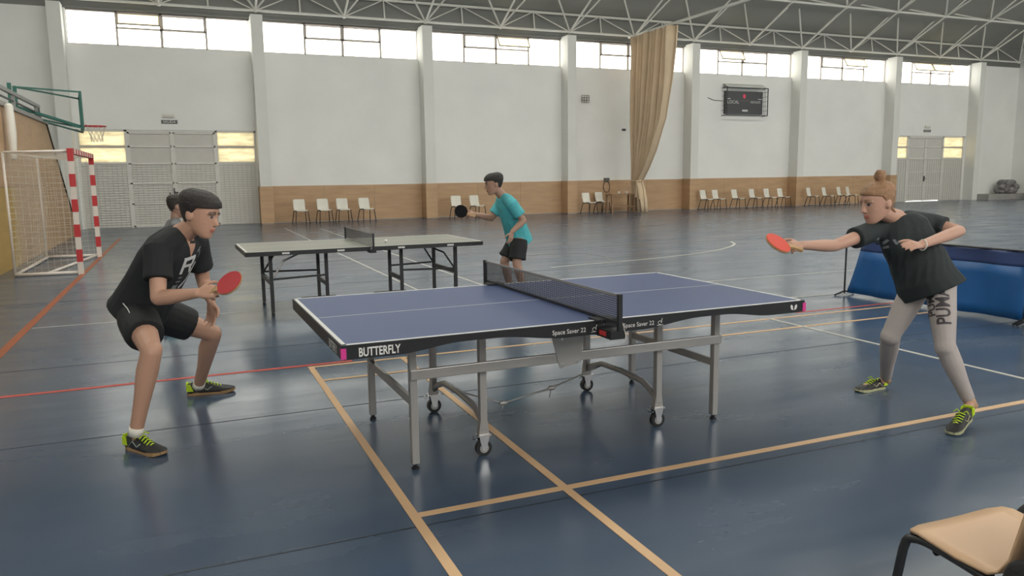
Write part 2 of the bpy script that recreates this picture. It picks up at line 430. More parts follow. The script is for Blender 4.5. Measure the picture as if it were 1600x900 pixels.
def bars(par, a, b2, z0, z1, y0):
    g = MB(); n = int((z1 - z0) / .075)
    for i in range(n + 1): z = z0 + (z1 - z0) * i / n; g.box((a, y0 - .026, z - .006), (b2, y0 - .016, z + .006))
    n = max(2, int((b2 - a) / .14))
    for i in range(n + 1): x = a + (b2 - a) * i / n; g.box((x - .005, y0 - .030, z0), (x + .005, y0 - .022, z1))
    g.build('wire_mesh', M_mesh, par)
door(1, D1[0], D1[1], -2.36, .27, D1[2], 2.05)
door(2, D2[0], D2[1], 32.2, 34.62, D2[2], 2.1)

# exit signs and emergency lamps over the doors
def exit_sign(x, z, label1, label2):
    s = MB().box((x - .24, YB - .02, z - .06), (x + .24, YB, z + .06)).build('exit_sign', mat('sign_green_grey', (.10, .105, .10), .5))
    tag(s, label1, 'sign', 'exit signs over the doors')
    text_on('lettering', 'SALIDA', (x, YB - .023, z), (1, 0, 0), (0, 0, 1), .11, M_line, s, 1.05)
    e = empty('emergency_lamp', (x - .02, YB, z + .2)); tag(e, label2, 'lamp', 'emergency lamps over the doors')
    MB().box((x - .19, YB - .05, z + .13), (x + .17, YB, z + .26)).build('housing', M_white, e, bevel=.01)
    MB().box((x - .16, YB - .065, z + .15), (x + .14, YB - .05, z + .20)).build('diffuser', M_doorp, e)
exit_sign(-1.08, 3.38, 'small dark exit sign above the double door behind the goal', 'slim white emergency lamp above the exit sign behind the goal')
exit_sign(33.4, 3.46, 'small dark exit sign above the far double door', 'slim white emergency lamp above the far door exit sign')

# ------------------------------------------------------------------ space frame under the roof
sf = empty('roof_space_frame', (16, 18.8, 8)); tag(sf, 'white tubular steel space frame hanging under the grey roof', 'roof truss')
cyl = MB().tube([(0, 0, 0), (0, 0, 1)], 1, 8).mesh('strut', M_truss, True); node_me = MB().ell((0, 0, 0), (1, 1, 1), n=10).mesh('node', M_truss, True)
def strut(p, q, r, name='strut'):
    p, q = V(p), V(q); d = q - p; o = bpy.data.objects.new(name, cyl); COL.objects.link(o)
    o.parent = sf; o.matrix_parent_inverse = WM[sf].inverted()
    o.matrix_basis = Matrix.Translation(p) @ d.to_track_quat('Z', 'Y').to_matrix().to_4x4() @ Matrix.Diagonal((r, r, d.length, 1))
def node(p, r):
    o = bpy.data.objects.new('node', node_me); COL.objects.link(o); o.parent = sf; o.matrix_parent_inverse = WM[sf].inverted()
    o.matrix_basis = Matrix.Translation(V(p)) @ Matrix.Diagonal((r, r, r, 1))
P2 = 5.775 / 2; xs0 = XL[0] + .185
BY = [(21.2, 6.97), (18.75, 8.22), (16.2, 9.25)]
TY = [(20.0, 8.75), (17.5, 9.9)]
nx = 16
for j, (y, z) in enumerate(BY):
    for i in range(nx):
        x = xs0 + P2 * i
        if j == 2 and i < 7: continue
        node((x, y, z), .075)
        if i < nx - 1: strut((x, y, z), (x + P2, y, z), .042, 'chord')
        if j < 2 and (j == 0 or i >= 6): strut((x, y, z), (x, *BY[j + 1]), .036, 'chord')
        for (ty, tz) in ([TY[0]] if j == 0 else [TY[j - 1]] + ([TY[1]] if j == 1 else [])):
            if j and i < 5: continue
            for sx in (-.5, .5):
                if 0 <= i + sx <= nx - 1: strut((x, y, z), (x + P2 * sx, ty, tz), .034)
# wall truss (eaves) : top chord, posts and flat diagonals
for i in range(nx - 1):
    x = xs0 + P2 * (i + .5)
    strut((x, 21.45, 7.66), (x + P2, 21.45, 7.66), .05, 'chord') if i < nx - 2 else None
    strut((x, 21.42, 7.66), (x, 21.3, 6.99), .025)
    strut((x, 21.45, 7.66), (x + P2 / 2, 21.2, 6.97), .02); strut((x, 21.45, 7.66), (x - P2 / 2, 21.2, 6.97), .02)
for j, (y, z) in enumerate(TY):
    for i in range(3 if j == 0 else 8, nx - 2):
        x = xs0 + P2 * (i + .5); strut((x, y, z), (x + P2, y, z), .04, 'chord')

# ------------------------------------------------------------------ grandstand front on the left
st = empty('grandstand', (-3.7, 10, 0)); tag(st, 'tan panelled grandstand front with a grey ledge behind the goal', 'grandstand')
def stand_end(z): return 19.15 - (19.15 - 15.1) * z / 2.85
MB().prism([(-7.9, 1.5, 0), (-3.74, 1.5, 0), (-3.74, 1.5, 2.84), (-5.2, 1.5, 2.84), (-7.9, 1.5, 4.6)], (0, 13.0, 0)).build('body', M_concrete, st)
yy = [1.5, 4.0, 6.4, 8.4, 10.6, 12.9, 15.1]
for i in range(6):
    for za, zb in ((.0, 1.42), (1.43, 2.85)):
        mt = M_tan2 if (i < 4 and za == 0) else M_tan
        MB().box((-3.74, yy[i] + .004, za), (-3.70, yy[i + 1] - .004, zb)).build('panel', mt, st)
MB().prism([(-3.74, 15.1, 0), (-3.74, 19.15, 0), (-3.74, 15.1, 2.85)], (.04, 0, 0)).build('panel', M_tan, st)
MB().bar((-3.71, 15.1, 2.87), (-3.71, 19.15, .02), .07, .05).build('edge_trim', M_dark, st)
MB().box((-4.3, 1.5, 2.85), (-3.66, 15.2, 2.93)).build('ledge', M_concrete, st)
r_ = MB()
r_.bar((-3.75, 1.5, 3.21), (-3.75, 14.6, 3.21), .06, .07); r_.build('handrail', mat('grey_rail', (.30, .30, .285), .5), st)
MB().bar((-3.75, 1.5, 3.06), (-3.75, 14.5, 3.06), .03, .03).build('rail', M_dark, st)
for y in (3, 6, 9, 11.6, 14.2): MB().bar((-3.75, y, 2.93), (-3.75, y, 3.2), .06, .06).build('rail_post', mat('grey_rail', (.3, .3, .28), .5), st)
MB().prism([(-3.78, 14.25, 2.93), (-3.78, 14.75, 2.93), (-3.78, 14.55, 3.2), (-3.78, 14.3, 3.2)], (.05, 0, 0)).build('rail_end_plate', M_dark, st)
rb = MB().limb([(-3.585, 10.05, 1.95), (-3.585, 10.08, 2.4), (-3.585, 10.1, 2.84)], [.06, .085, .07]).build('rolled_banner', M_white, None, True)
tag(rb, 'white rolled banner hanging from the grandstand ledge', 'banner')

# basketball hoop on a green frame
hp = empty('basketball_hoop', (-3.0, 15.8, 2.8)); tag(hp, 'basketball hoop with clear backboard on a green steel frame', 'basketball hoop')
ya, yb_, z0, z1 = 14.95, 16.7, 2.76, 3.60; xn, xf = -2.92, -3.12; xb_ = -3.02
C4 = {(0, 0): V((xn, ya, z0)), (0, 1): V((xn, ya, z1)), (1, 0): V((xf, yb_, z0)), (1, 1): V((xf, yb_, z1))}
f = MB()
for a_, b2 in (((0, 0), (0, 1)), ((1, 0), (1, 1)), ((0, 0), (1, 0)), ((0, 1), (1, 1))): f.bar(C4[a_], C4[b2], .05, .05, (1, 0, 0))
f.build('backboard_frame', M_green, hp)
MB().prism([C4[0, 0], C4[1, 0], C4[1, 1], C4[0, 1]], (.012, 0, 0)).build('backboard', mix_mat('clear_board', 'gl', (.9, .95, .93), .05, (.93, .96, .95)), hp)
for k_ in C4: MB().bar(C4[k_], (-4.12, 14.2, 3.60 if k_[1] else 3.0), .035, .035).build('support_arm', M_green, hp)
MB().bar(C4[0, 0] + V((0, .1, .02)), (-4.12, 13.7, 3.15), .06, .06).build('support_arm', M_green, hp)
for y in (13.6, 14.2): MB().bar((-4.12, y, 2.935), (-4.12, y, 3.62), .07, .07).build('support_post', M_green, hp)
cx, cy_, cz = -2.72, 15.8, 2.86
MB().tube([(cx + .225 * math.cos(t), cy_ + .225 * math.sin(t), cz) for t in [2 * math.pi * i / 20 for i in range(20)]], .014, 6, True).build('rim', M_red, hp, True)
MB().prism([(xb_, 15.7, cz - .05), (xb_, 15.9, cz - .05), (cx - .2, 15.85, cz), (cx - .2, 15.75, cz)], (0, 0, .04)).build('rim_bracket', M_red, hp)
nn = MB()
for i in range(10):
    for sgn in (1, -1):
        pts = [(cx + r * math.cos(2 * math.pi * (i + sgn * q * .5) / 10), cy_ + r * math.sin(2 * math.pi * (i + sgn * q * .5) / 10), cz - .38 * q / 3) for q, r in ((0, .222), (1, .18), (2, .14), (3, .13))]
        nn.tube(pts, .006, 4)
nn.build('hoop_net', M_cord, hp)

# ------------------------------------------------------------------ goal
gl = empty('handball_goal', (-2.5, 9.7, 0)); tag(gl, 'red and white banded goal with a white net by the grandstand', 'goal')
gx, g0, g1, gh, gb = -2.48, 8.16, 11.31, 2.04, -3.42
def banded(p, q, nb, start):
    p, q = V(p), V(q); o = MB().bar(p, q, .08, .08, (1, 0, 0)).build('post' if p.z != q.z else 'crossbar', M_goal, gl)
    for i in range(nb):
        if (i + start) % 2 == 0: MB().bar(p + (q - p) * (i / nb), p + (q - p) * ((i + 1) / nb), .086, .086, (1, 0, 0)).build('red_band', M_red, o)
banded((gx, g0, 0), (gx, g0, gh), 10, 1); banded((gx, g1, 0), (gx, g1, gh), 10, 1); banded((gx, g0, gh - .04), (gx, g1, gh - .04), 17, 0)
def gtube(a, b2, r=.02, nm='frame_tube'): MB().tube([a, b2], r, 8).build(nm, M_goal, gl, True)
for y in (g0, g1 + .02):
    gtube((gx, y, gh - .04), (gb, y + .05, gh - .06)); gtube((gb, y + .05, gh - .06), (gb, y + .05, .02)); gtube((gb, y + .05, .03), (gx, y, .03), .028)
gtube((gb, g0 + .05, .03), (gb, g1 + .05, .03)); gtube((-2.98, g0 + .03, .03), (-2.52, g1 - .1, .04), .022); gtube((gb, g0 + .05, .03), (-3.38, g1, .03))
gn = MB(); r = .0027
def sag(a, b2, s): return [V(a), (V(a) + V(b2)) / 2 + V(s), V(b2)]
for i in range(11):      # side nets
    t = i / 10
    for y in (g0 + .02, g1):
        x = gx + (gb - gx) * t; gn.tube(sag((x, y, gh - .05), (x, y + .04, .05), (0, .05, 0)), r, 4)
for i in range(21):
    z = .05 + (gh - .1) * i / 20
    for y in (g0 + .02, g1): gn.tube(sag((gx, y, z), (gb, y + .05, z), (0, .04, -.03)), r, 4)
    gn.tube([(gb + .02, g0 + .05, z), (gb + .10, (g0 + g1) / 2, z), (gb + .02, g1 + .05, z)], r, 4)
for i in range(32):
    y = g0 + (g1 - g0) * i / 31
    gn.tube([(gb + .03, y, gh - .06), (gb + .10, y, 1.0), (gb + .03, y, .05)], r, 4); gn.tube(sag((gx, y, gh - .04), (gb, y, gh - .06), (0, 0, -.06)), r, 4)
for i in range(9): x = gx + (gb - gx) * i / 8; gn.tube(sag((x, g0, gh - .05), (x, g1, gh - .05), (0, 0, -.07)), r, 4)
tag(gn.build('goal_net', M_cord, gl), kind='stuff')

# ------------------------------------------------------------------ dividing curtain
RZ = 6.93
cr_ = MB().tube([(16, 21.3, RZ), (16, 5, RZ)], .05, 10).build('curtain_rail', M_truss, None, True); tag(cr_, 'long white curtain rail running out from the back wall', 'rail')
cu = MB(); nf = 46; levels = [(6.88, 18.25, 21.1, .0), (6.3, 18.28, 21.1, 0), (5.0, 18.42, 21.12, 0), (3.6, 18.78, 21.1, 0), (2.4, 19.42, 21.05, 0), (1.75, 19.9, 21.0, 0), (1.3, 20.3, 20.98, 0), (1.2, 20.38, 20.97, 0), (.9, 20.2, 21.0, 0), (.45, 20.05, 21.02, 0), (.03, 19.95, 21.05, 0)]
rings = []
for z, ya_, yb2, _ in levels:
    fr_, bk = [], []
    amp = .10 + .07 * max(0, (z - 1.5)) / 5
    for i in range(nf * 4 + 1):
        t = i / (nf * 4); y = ya_ + (yb2 - ya_) * t
        x = 16 + amp * (.75 + .35 * math.sin(t * 21 + 1.3)) * math.sin(t * 2 * math.pi * 9.5 + 1.1 * math.sin(t * 8 + z * .35)) + .035 * math.sin(t * 63 + z)
        fr_.append(V((x, y, z))); bk.append(V((x + .03, y, z)))
    rings.append(fr_ + bk[::-1])
cu.loft(rings); cur = empty('dividing_curtain', (16, 20.4, 0)); tag(cur, 'tall beige dividing curtain gathered and tied by the back wall', 'curtain')
cu.build('cloth', M_curtain, cur, True)
MB().tube([(16 + .16 * math.cos(t), 20.67 + .34 * math.sin(t), 1.25) for t in [2 * math.pi * i / 24 for i in range(24)]], .025, 6, True).build('tie_band', M_curtain, cur, True)
tl = MB()
for i, (dy, dx) in enumerate(((-.35, -.10), (-.45, -.18), (-.30, -.24))):
    tl.prism([(15.85, 20.42, 1.28), (15.84, 20.36, 1.28), (15.80 + dx, 20.36 + dy - .12, .52 + .05 * i), (15.82 + dx, 20.36 + dy, .5 + .05 * i)], (.03, .02, 0))
tl.build('loose_fold', M_curtain, cur)

# ------------------------------------------------------------------ scoreboard
sb = empty('scoreboard', (21.98, YB, 4.6)); tag(sb, 'black electronic scoreboard in a wire cage on the back wall', 'scoreboard')
sx0, sx1, sz0, sz1 = 20.95, 22.95, 4.05, 5.02
MB().box((sx0, YB - .14, sz0), (sx1, YB - .02, sz1)).build('display', mat('display_black', (.055, .058, .062), .4), sb)
cg = MB(); yq = YB - .34
for z in (3.98, 5.15): cg.bar((20.86, yq, z), (23.06, yq, z), .025, .035); cg.bar((20.86, yq, z), (20.86, YB, z), .025, .025); cg.bar((23.06, yq, z), (23.06, YB, z), .025, .025)
for x in (20.86, 23.06): cg.bar((x, yq, 3.98), (x, yq, 5.15), .03, .03, (0, 1, 0))
for z in (4.2, 4.4, 4.6, 4.8, 5.0): cg.bar((23.06, yq, z), (23.06, YB, z), .012, .012); cg.bar((20.86, yq, z), (20.86, YB, z), .012, .012)
for y in (YB - .1, YB - .2): cg.bar((23.06, y, 3.98), (23.06, y, 5.15), .012, .012, (0, 1, 0))
cg.build('cage', M_dark, sb)
MB().prism([(20.9, YB, 5.34), (20.9, YB - .36, 5.17), (20.9, YB - .36, 5.155), (20.9, YB, 5.32)], (2.1, 0, 0)).build('rain_hood', mat('hood_grey', (.45, .46, .44), .5), sb)
ysb = YB - .145; M_lbl = mat('display_lettering', (.6, .6, .6), .6); M_seg = bpy.data.materials.new('lit_red_segment'); M_seg.use_nodes = True
e_ = M_seg.node_tree.nodes['Principled BSDF']; e_.inputs['Emission Color'].default_value = (1, .05, .12, 1); e_.inputs['Emission Strength'].default_value = .9; e_.inputs['Base Color'].default_value = (.5, .02, .05, 1)
text_on('lettering', 'LOCAL', (21.35, ysb, 4.55), (1, 0, 0), (0, 0, 1), .20, M_lbl, sb, 1.0)
text_on('lettering', 'VISITANTE', (22.55, ysb, 4.56), (1, 0, 0), (0, 0, 1), .14, M_lbl, sb, .85)
dg_ = MB()
for za, zb in ((4.86, 4.885), (4.795, 4.82), (4.73, 4.755)): dg_.box((21.9, ysb - .004, za), (21.98, ysb, zb))
for x in (21.88, 21.98):
    for za, zb in ((4.76, 4.80), (4.825, 4.865)): dg_.box((x, ysb - .004, za), (x + .02, ysb, zb))
dg_.build('lit_digit', M_seg, sb)
for i in range(4): MB().box((21.72 + .12 * i, ysb - .004, 4.60), (21.78 + .12 * i, ysb, 4.63)).build('dim_digit', mat('dim_segment', (.20, .13, .09), .5), sb)
MB().box((21.84, ysb - .004, 4.16), (22.14, ysb, 4.24)).build('maker_plate', M_lbl, sb)
for x0_, x1_ in ((20.99, 21.2), (22.68, 22.9)): MB().box((x0_, ysb - .004, 4.68), (x1_, ysb, 4.71)).build('caption_plate', M_lbl, sb)
MB().tube([(20.1, YB - .01, 4.72), (20.4, YB - .02, 4.62), (20.86, YB - .02, 4.6)], .012, 6).build('cable', M_dark, sb)

# small fittings on the back wall
vg = empty('wall_socket_cage', (14.14, YB, 4.5)); tag(vg, 'small square wire cage high on the wall left of the curtain', 'wall fitting')
v_ = MB()
for i in range(4):
    v_.bar((13.98 + .11 * i, YB - .08, 4.36), (13.98 + .11 * i, YB - .08, 4.64), .015, .015, (0, 1, 0)); v_.bar((13.98, YB - .08, 4.36 + .093 * i), (14.31, YB - .08, 4.36 + .093 * i), .015, .015)
v_.build('cage', M_dark, vg); MB().box((14.04, YB - .06, 4.42), (14.25, YB, 4.58)).build('box', M_white, vg)
tag(MB().box((15.88, YB - .04, 3.28), (16.04, YB, 3.36)).build('wall_socket', M_dark), 'tiny dark socket on the white wall beside the curtain', 'socket')
hs = empty('phone_box', (15.1, YB, 1.3)); tag(hs, 'small dark wall box with a hanging looped cable above the side table', 'wall fitting')
MB().box((15.02, YB - .10, 1.25), (15.26, YB - .026, 1.38)).build('box', mat('grey_box', (.12, .12, .11), .6), hs, bevel=.01)
MB().tube([(15.14 + .15 * math.cos(t), YB - .07, 1.02 + .22 * math.sin(t)) for t in [2 * math.pi * i / 20 for i in range(20)]], .012, 6, True).build('cable_loop', M_dark, hs, True)

# side table and cups
stb = empty('side_table', (15.55, YB - .75, 0)); tag(stb, 'small brown wooden side table against the wall left of the curtain', 'table')
tx0, tx1, ty0, ty1 = 14.75, 15.85, YB - 1.15, YB - .62
MB().box((tx0, ty0, .70), (tx1, ty1, .74)).build('table_top', M_brown, stb)
for x in (tx0 + .05, tx1 - .05):
    for y in (ty0 + .05, ty1 - .05): MB().box((x - .03, y - .03, 0), (x + .03, y + .03, .70)).build('leg', M_brown, stb)
MB().box((tx0 + .05, ty0 + .04, .22), (tx1 - .05, ty0 + .06, .27)).build('stretcher', M_brown, stb)
for i, (x, l) in enumerate(((15.25, 'left white cup on the brown side table'), (15.6, 'right white cup on the brown side table'))):
    c_ = MB().tube([(x, YB - .85, .74), (x, YB - .85, .79), (x, YB - .85, .84)], [.04, .05, .055], 12).build('cup', M_white, None, True); tag(c_, l, 'cup', 'cups on the side table')

# ------------------------------------------------------------------ plastic chairs
def make_chair(shell_mat, leg_mat, rear=0.0):
    root = empty('plastic_chair')
    # shell profile (side view: y forward is -Y), seat then curved back
    prof = [(-.21, .425), (-.20, .448), (-.15, .452), (0, .438), (.12, .435), (.17, .45), (.20, .50), (.225, .60), (.25, .72), (.265, .80), (.268, .815)]
    prof = [(y + (rear if y > .1 else rear * .5 if y > -.1 else 0), z) for y, z in prof]
    hw = [.182, .198, .204, .205, .20, .195, .195, .20, .20, .19, .165]
    sh = MB(); rings = []
    for (y, z), h in zip(prof, hw):
        top_, bot = [], []
        for k in range(9):
            u = -1 + 2 * k / 8; dip = (.008 * u * u) if y < .17 + rear else 0; dy = -.03 * u * u if y >= .17 + rear else (.018 * u ** 6 if y < -.18 else 0)
            top_.append(V((u * h, y + dy, z + dip)))
            bot.append(V((u * h, y + dy + (.008 if y >= .17 + rear else 0), z + dip - (.010 if y < .17 + rear else 0))))
        rings.append(top_ + bot[::-1])
    sh.loft(rings); s_ = sh.build('seat_shell', shell_mat, root, True)
    for sx in (-1, 1):
        pts = [(sx * .235, -.235, 0), (sx * .20, -.20, .38), (sx * .19, -.175, .42), (sx * .185, -.12, .425), (sx * .185, .08, .412), (sx * .19, .14, .40), (sx * .20, .175, .36), (sx * .235, .27, 0)]
        pts = [V(p) + V((0, rear if p[1] > 0 else 0, .006)) for p in pts]; sm = []
        for i in range(len(pts) - 1):
            p0, p1, p2, p3 = pts[max(i - 1, 0)], pts[i], pts[i + 1], pts[min(i + 2, len(pts) - 1)]
            k_ = 1 if (p2 - p1).length > .2 else 4
            for q in range(k_): t = q / k_; sm.append(p1 + (p2 - p0) * (t * .35) * (1 - t) * (1 - t) + (p2 - p1) * (t * t * (3 - 2 * t)) - (p3 - p1) * (.35 * t * t * (1 - t)))
        sm.append(pts[-1]); sm[0] = V((sm[0].x, sm[0].y, 0)); sm[-1].z = 0
        MB().tube(sm, .0135, 10).build('leg_frame', leg_mat, root, True)
    MB().tube([(-.19, -.10, .418), (.19, -.10, .418)], .011, 8).build('cross_rail', leg_mat, root, True)
    return root
ch0 = make_chair(M_white, M_dark); reg(ch0)
spots = [(470, 0.10), (507, .1), (537, .05), (573, .2), (716, .05), (746, .22), (921, .25), (941, .2),
         (1104, .3), (1123, .3), (1153, .3), (1180, .3), (1203, .3), (1224, .3), (1269, .4), (1293, .4), (1316, .4), (1330, .45)]
lab = ['first white chair from the left along the tan wall panelling', 'second white chair from the left along the tan wall panelling',
       'third white chair from the left along the tan wall panelling', 'fourth white chair from the left, nearest the second column',
       'white chair partly behind the black bat of the boy in turquoise', 'white chair just left of the boy in turquoise',
       'white chair left of the brown side table', 'white chair tucked behind the brown side table',
       'first white chair right of the curtain, overlapping its neighbour', 'second white chair right of the curtain',
       'third white chair right of the curtain, below the scoreboard', 'fourth white chair right of the curtain, below the scoreboard',
       'fifth white chair right of the curtain', 'sixth white chair right of the curtain, beside the column',
       'first white chair left of the red-haired player', 'second white chair left of the red-haired player',
       'third white chair left of the red-haired player', 'white chair closest to the red-haired player\'s face']
for i, (px, rz) in enumerate(spots):
    o = ch0 if i == 0 else copy_tree(ch0)
    Y = YB - .95 if i not in (7,) else YB - .42
    p = A(px, 330, Y); p.z = 0
    o.location = p; o.rotation_euler = (0, 0, rz); tag(o, lab[i], 'chair', 'white plastic chairs along the back wall')
fc = make_chair(M_cream_pl, M_dark, -.055); fc.location = (1.262, -4.885, 0); fc.rotation_euler = (0, 0, math.pi - .02)
WM[fc] = Matrix.Translation(fc.location) @ Matrix.Rotation(math.pi - .02, 4, 'Z')
tag(fc, 'cream plastic chair with black tube legs close to the camera', 'chair')

# right end: low platform, bag, box seat
tag(MB().box((36.6, 20.4, 0), (39.9, YB, .28)).build('trim_20', M_concrete), kind='structure')
bgm = MB()
for i in range(9):
    a = i * 2.4; bgm.ell((38.6 + .42 * math.cos(a) * (i % 3) / 2, 20.9 + .2 * math.sin(a), .45 + .11 * (i // 3) * 1.6), (.38 - .06 * (i // 3), .3, .22))
bgo = bgm.build('bag_pile', mat('mottled_grey_net', (.22, .21, .21), .9, var=.6, vscale=6), None, True)
tag(bgo, 'grey mottled heap of bags on the low platform at the far right', 'bag')
bx = empty('box_seat', (39.2, 18.5, 0)); tag(bx, 'tan box with a dark rail at the far right edge', 'box')
MB().box((38.9, 17.6, 0), (39.85, 19.6, .95)).build('body', M_tan, bx)
MB().box((38.85, 17.5, .95), (39.88, 19.7, 1.02)).build('lid', M_dark, bx)
MB().bar((39.0, 19.55, 1.02), (39.0, 19.55, 1.75), .05, .05).bar((39.0, 19.6, 1.75), (39.8, 19.6, 1.75), .06, .08).build('rail', M_dark, bx)

# ------------------------------------------------------------------ main table
T = V((1.118, -2.004, 0)); TR = .0116
tb_ = empty('table_tennis_table', T, TR); tag(tb_, 'blue table tennis table with silver legs on castors, nearest the camera', 'table tennis table')
WMt = WM[tb_]
class TB(MB):
    def fin(s, name, mt, parent, smooth=False, bevel=0):
        o = s.build(name, mt, None, smooth, bevel)
        if parent is tb_: o.parent = tb_; WM[o] = None
        else: o.parent = parent
        o.matrix_parent_inverse = Matrix(); return o
hx, hy, hz = 1.37, .7625, .76
for sx in (-1, 1):
    xa, xb2 = (-hx, -.004) if sx < 0 else (.004, hx)
    tp = TB().box((xa, -hy, hz - .022), (xb2, hy, hz)).fin('table_top', M_blue, tb_)
    for (a, b2, c_, d) in ((xa, xb2, -hy, -hy + .02), (xa, xb2, hy - .02, hy), (-hx if sx < 0 else hx - .02, -hx + .02 if sx < 0 else hx, -hy, hy), (xa, xb2, -.0015, .0015)):
        TB().box((a, c_, hz), (b2, d, hz + .0012)).fin('white_line', M_line, tp)
    # black apron on the long sides with a curved lower edge, plain apron on the ends
    for sy in (-1, 1):
        pts = []
        for i in range(41):
            s_ = i / 40 * hx                      # 0 at the net
            if s_ < .22: t = .072
            elif s_ < .62: t = .072 - .036 * (.5 - .5 * math.cos(math.pi * (s_ - .22) / .40))
            elif s_ < .78: t = .036
            elif s_ < 1.12: t = .036 + .032 * (.5 - .5 * math.cos(math.pi * (s_ - .78) / .34))
            else: t = .068
            pts.append((sx * max(s_, .004), t))
        poly = [(x, sy * hy, hz - t) for x, t in pts] + [(sx * hx, sy * hy, hz - .001), (sx * .004, sy * hy, hz - .001)]
        TB().prism(poly, (0, sy * .006, 0)).fin('side_apron', M_black, tb_)
    TB().box((sx * hx, -hy, hz - .066), (sx * (hx + .006), hy, hz - .001)).fin('end_apron', M_black, tb_)
    TB().box((sx * (hx - .016), -hy - .0085, hz - .064), (sx * (hx + .0085), -hy - .005, hz - .014)).fin('pink_label', M_pink, tb_)
    TB().box((sx * (hx + .005), -hy - .008, hz - .064), (sx * (hx + .0085), -hy + .01, hz - .014)).fin('pink_label', M_pink, tb_)
def ttext(nm, s, x, z, size, xs, bold=0):
    o = text_on(nm, s, (x, -hy - .0075, z), (1, 0, 0), (0, 0, 1), size, M_line, None, xs, 0, bold); o.parent = tb_; return o
ttext('lettering', 'BUTTERFLY', -1.20, hz - .040, .058, .66, .0012)
oe = text_on('lettering', 'BUTTERFLY', (-hx - .0075, -hy + .19, hz - .040), (0, -1, 0), (0, 0, 1), .058, M_line, None, .66, 0, .0012); oe.parent = tb_
ttext('lettering', 'Space Saver 22', -.21, hz - .042, .034, .95); ttext('lettering', 'Space Saver 22', .21, hz - .042, .034, .95)
for x0_ in (-.062, .345):       # small certification mark: a curl with a stem
    TB().tube([(x0_ + .012 * math.cos(t), -hy - .0075, hz - .044 + .010 * math.sin(t)) for t in [i * .5 for i in range(11)]], .0016, 4).tube([(x0_ + .006, -hy - .0075, hz - .046), (x0_ + .014, -hy - .0075, hz - .020)], .0016, 4).tube([(x0_ - .02, -hy - .0075, hz - .058), (x0_ + .02, -hy - .0075, hz - .056)], .0014, 4).fin('certification_mark', M_line, tb_)
bw = TB()                          # winged emblem near the right end
for s_ in (-1, 1):
    bw.prism([(1.285 + s_ * .003, -hy - .0075, hz - .052), (1.285 + s_ * .018, -hy - .0075, hz - .048), (1.285 + s_ * .026, -hy - .0075, hz - .030), (1.285 + s_ * .020, -hy - .0075, hz - .018), (1.285 + s_ * .008, -hy - .0075, hz - .026)], (0, -.001, 0))
bw.fin('emblem', M_line, tb_)
def wheel(par, x, y):
    c_ = TB(); c_.tube([(x, y - .015, .045), (x, y + .015, .045)], .045, 18); wh = c_.fin('castor_wheel', M_black, par)
    TB().tube([(x, y - .018, .045), (x, y + .018, .045)], .026, 14).fin('wheel_hub', M_silver, wh)
    k = TB()
    for s_ in (-1, 1): k.prism([(x - .03, y + s_ * .022, .115), (x + .03, y + s_ * .022, .115), (x + .012, y + s_ * .022, .035), (x - .012, y + s_ * .022, .035)], (0, .003, 0))
    k.box((x - .04, y - .028, .115), (x + .04, y + .028, .122)); k.tube([(x - .05, y - .03, .105), (x - .06, y, .10), (x - .05, y + .03, .105)], .004, 6)
    k.fin('castor_fork', M_chrome, wh)
LX, LY, IX = .96, .465, .565
for sx in (-1, 1):
    for sy in (-1, 1):
        lg = TB().box((sx * LX - .02, sy * LY - .02, .03), (sx * LX + .02, sy * LY + .02, hz - .022)).fin('leg', M_silver, tb_, bevel=.004)
        TB().tube([(sx * LX, sy * LY, 0), (sx * LX, sy * LY, .012), (sx * LX, sy * LY, .014), (sx * LX, sy * LY, .035)], [.02, .02, .012, .012], 10).fin('foot_pad', M_black, lg)
        il = TB().box((sx * IX - .02, sy * (LY - .03) - .02, .15), (sx * IX + .02, sy * (LY - .03) + .02, hz - .022)).fin('inner_leg', M_silver, tb_, bevel=.004)
        TB().prism([(sx * IX - .03, sy * (LY - .03) - .018, .122), (sx * IX + .03, sy * (LY - .03) - .018, .122), (sx * IX + .02, sy * (LY - .03) - .018, .20), (sx * IX - .02, sy * (LY - .03) - .018, .20)], (0, .036, 0)).fin('leg_shoe', M_silver, il)
        wheel(il, sx * IX, sy * (LY - .03))
    TB().bar((sx * LX, -LY, .36), (sx * LX, LY, .36), .025, .045).fin('end_rail', M_silver, tb_, bevel=.003)
    ys_ = LY - .03
    TB().tube([(sx * IX, -ys_, .15), (sx * IX + .01, -ys_ + .05, .19), (sx * IX + .015, -ys_ + .18, .235), (sx * IX + .015, 0, .245), (sx * IX + .015, ys_ - .18, .235), (sx * IX + .01, ys_ - .05, .19), (sx * IX, ys_, .15)], .019, 10).fin('arched_rail', M_silver, tb_, True)
for sy in (-1, 1):
    y = sy * (LY + .028)
    TB().bar((-LX - .02, y, .512), (LX + .02, y, .512), .022, .054).fin('side_rail', M_silver, tb_, bevel=.004)
    TB().prism([(-.20, y + sy * .012, hz - .06), (.03, y + sy * .012, hz - .06), (.0, y + sy * .012, .475), (-.13, y + sy * .012, .455)], (0, sy * .004, 0)).fin('bracket_plate', M_silver, tb_)
    bo = TB()
    for x, z in ((-.115, .475), (-.02, .485), (-.12, .62)): bo.tube([(x, y + sy * .016, z), (x, y + sy * .022, z)], .008, 8)
    bo.fin('bolts', M_chrome, tb_)
    TB().bar((-.25, sy * .2, hz - .04), (.25, sy * .2, hz - .04), .04, .03).fin('under_rail', M_silver, tb_)
lk = TB(); lk.tube([(-IX + .02, .06, .235), (-.25, .02, .13), (.12, .10, .16), (IX, .25, .22)], .006, 6)
for x, y, z in ((-.25, .02, .13), (.12, .10, .16)): lk.ell((x, y, z), (.03, .012, .016)).tube([(x, y, z), (x - .015, y, z - .06)], .004, 5)
lk.fin('locking_rod', M_silver, tb_, True)

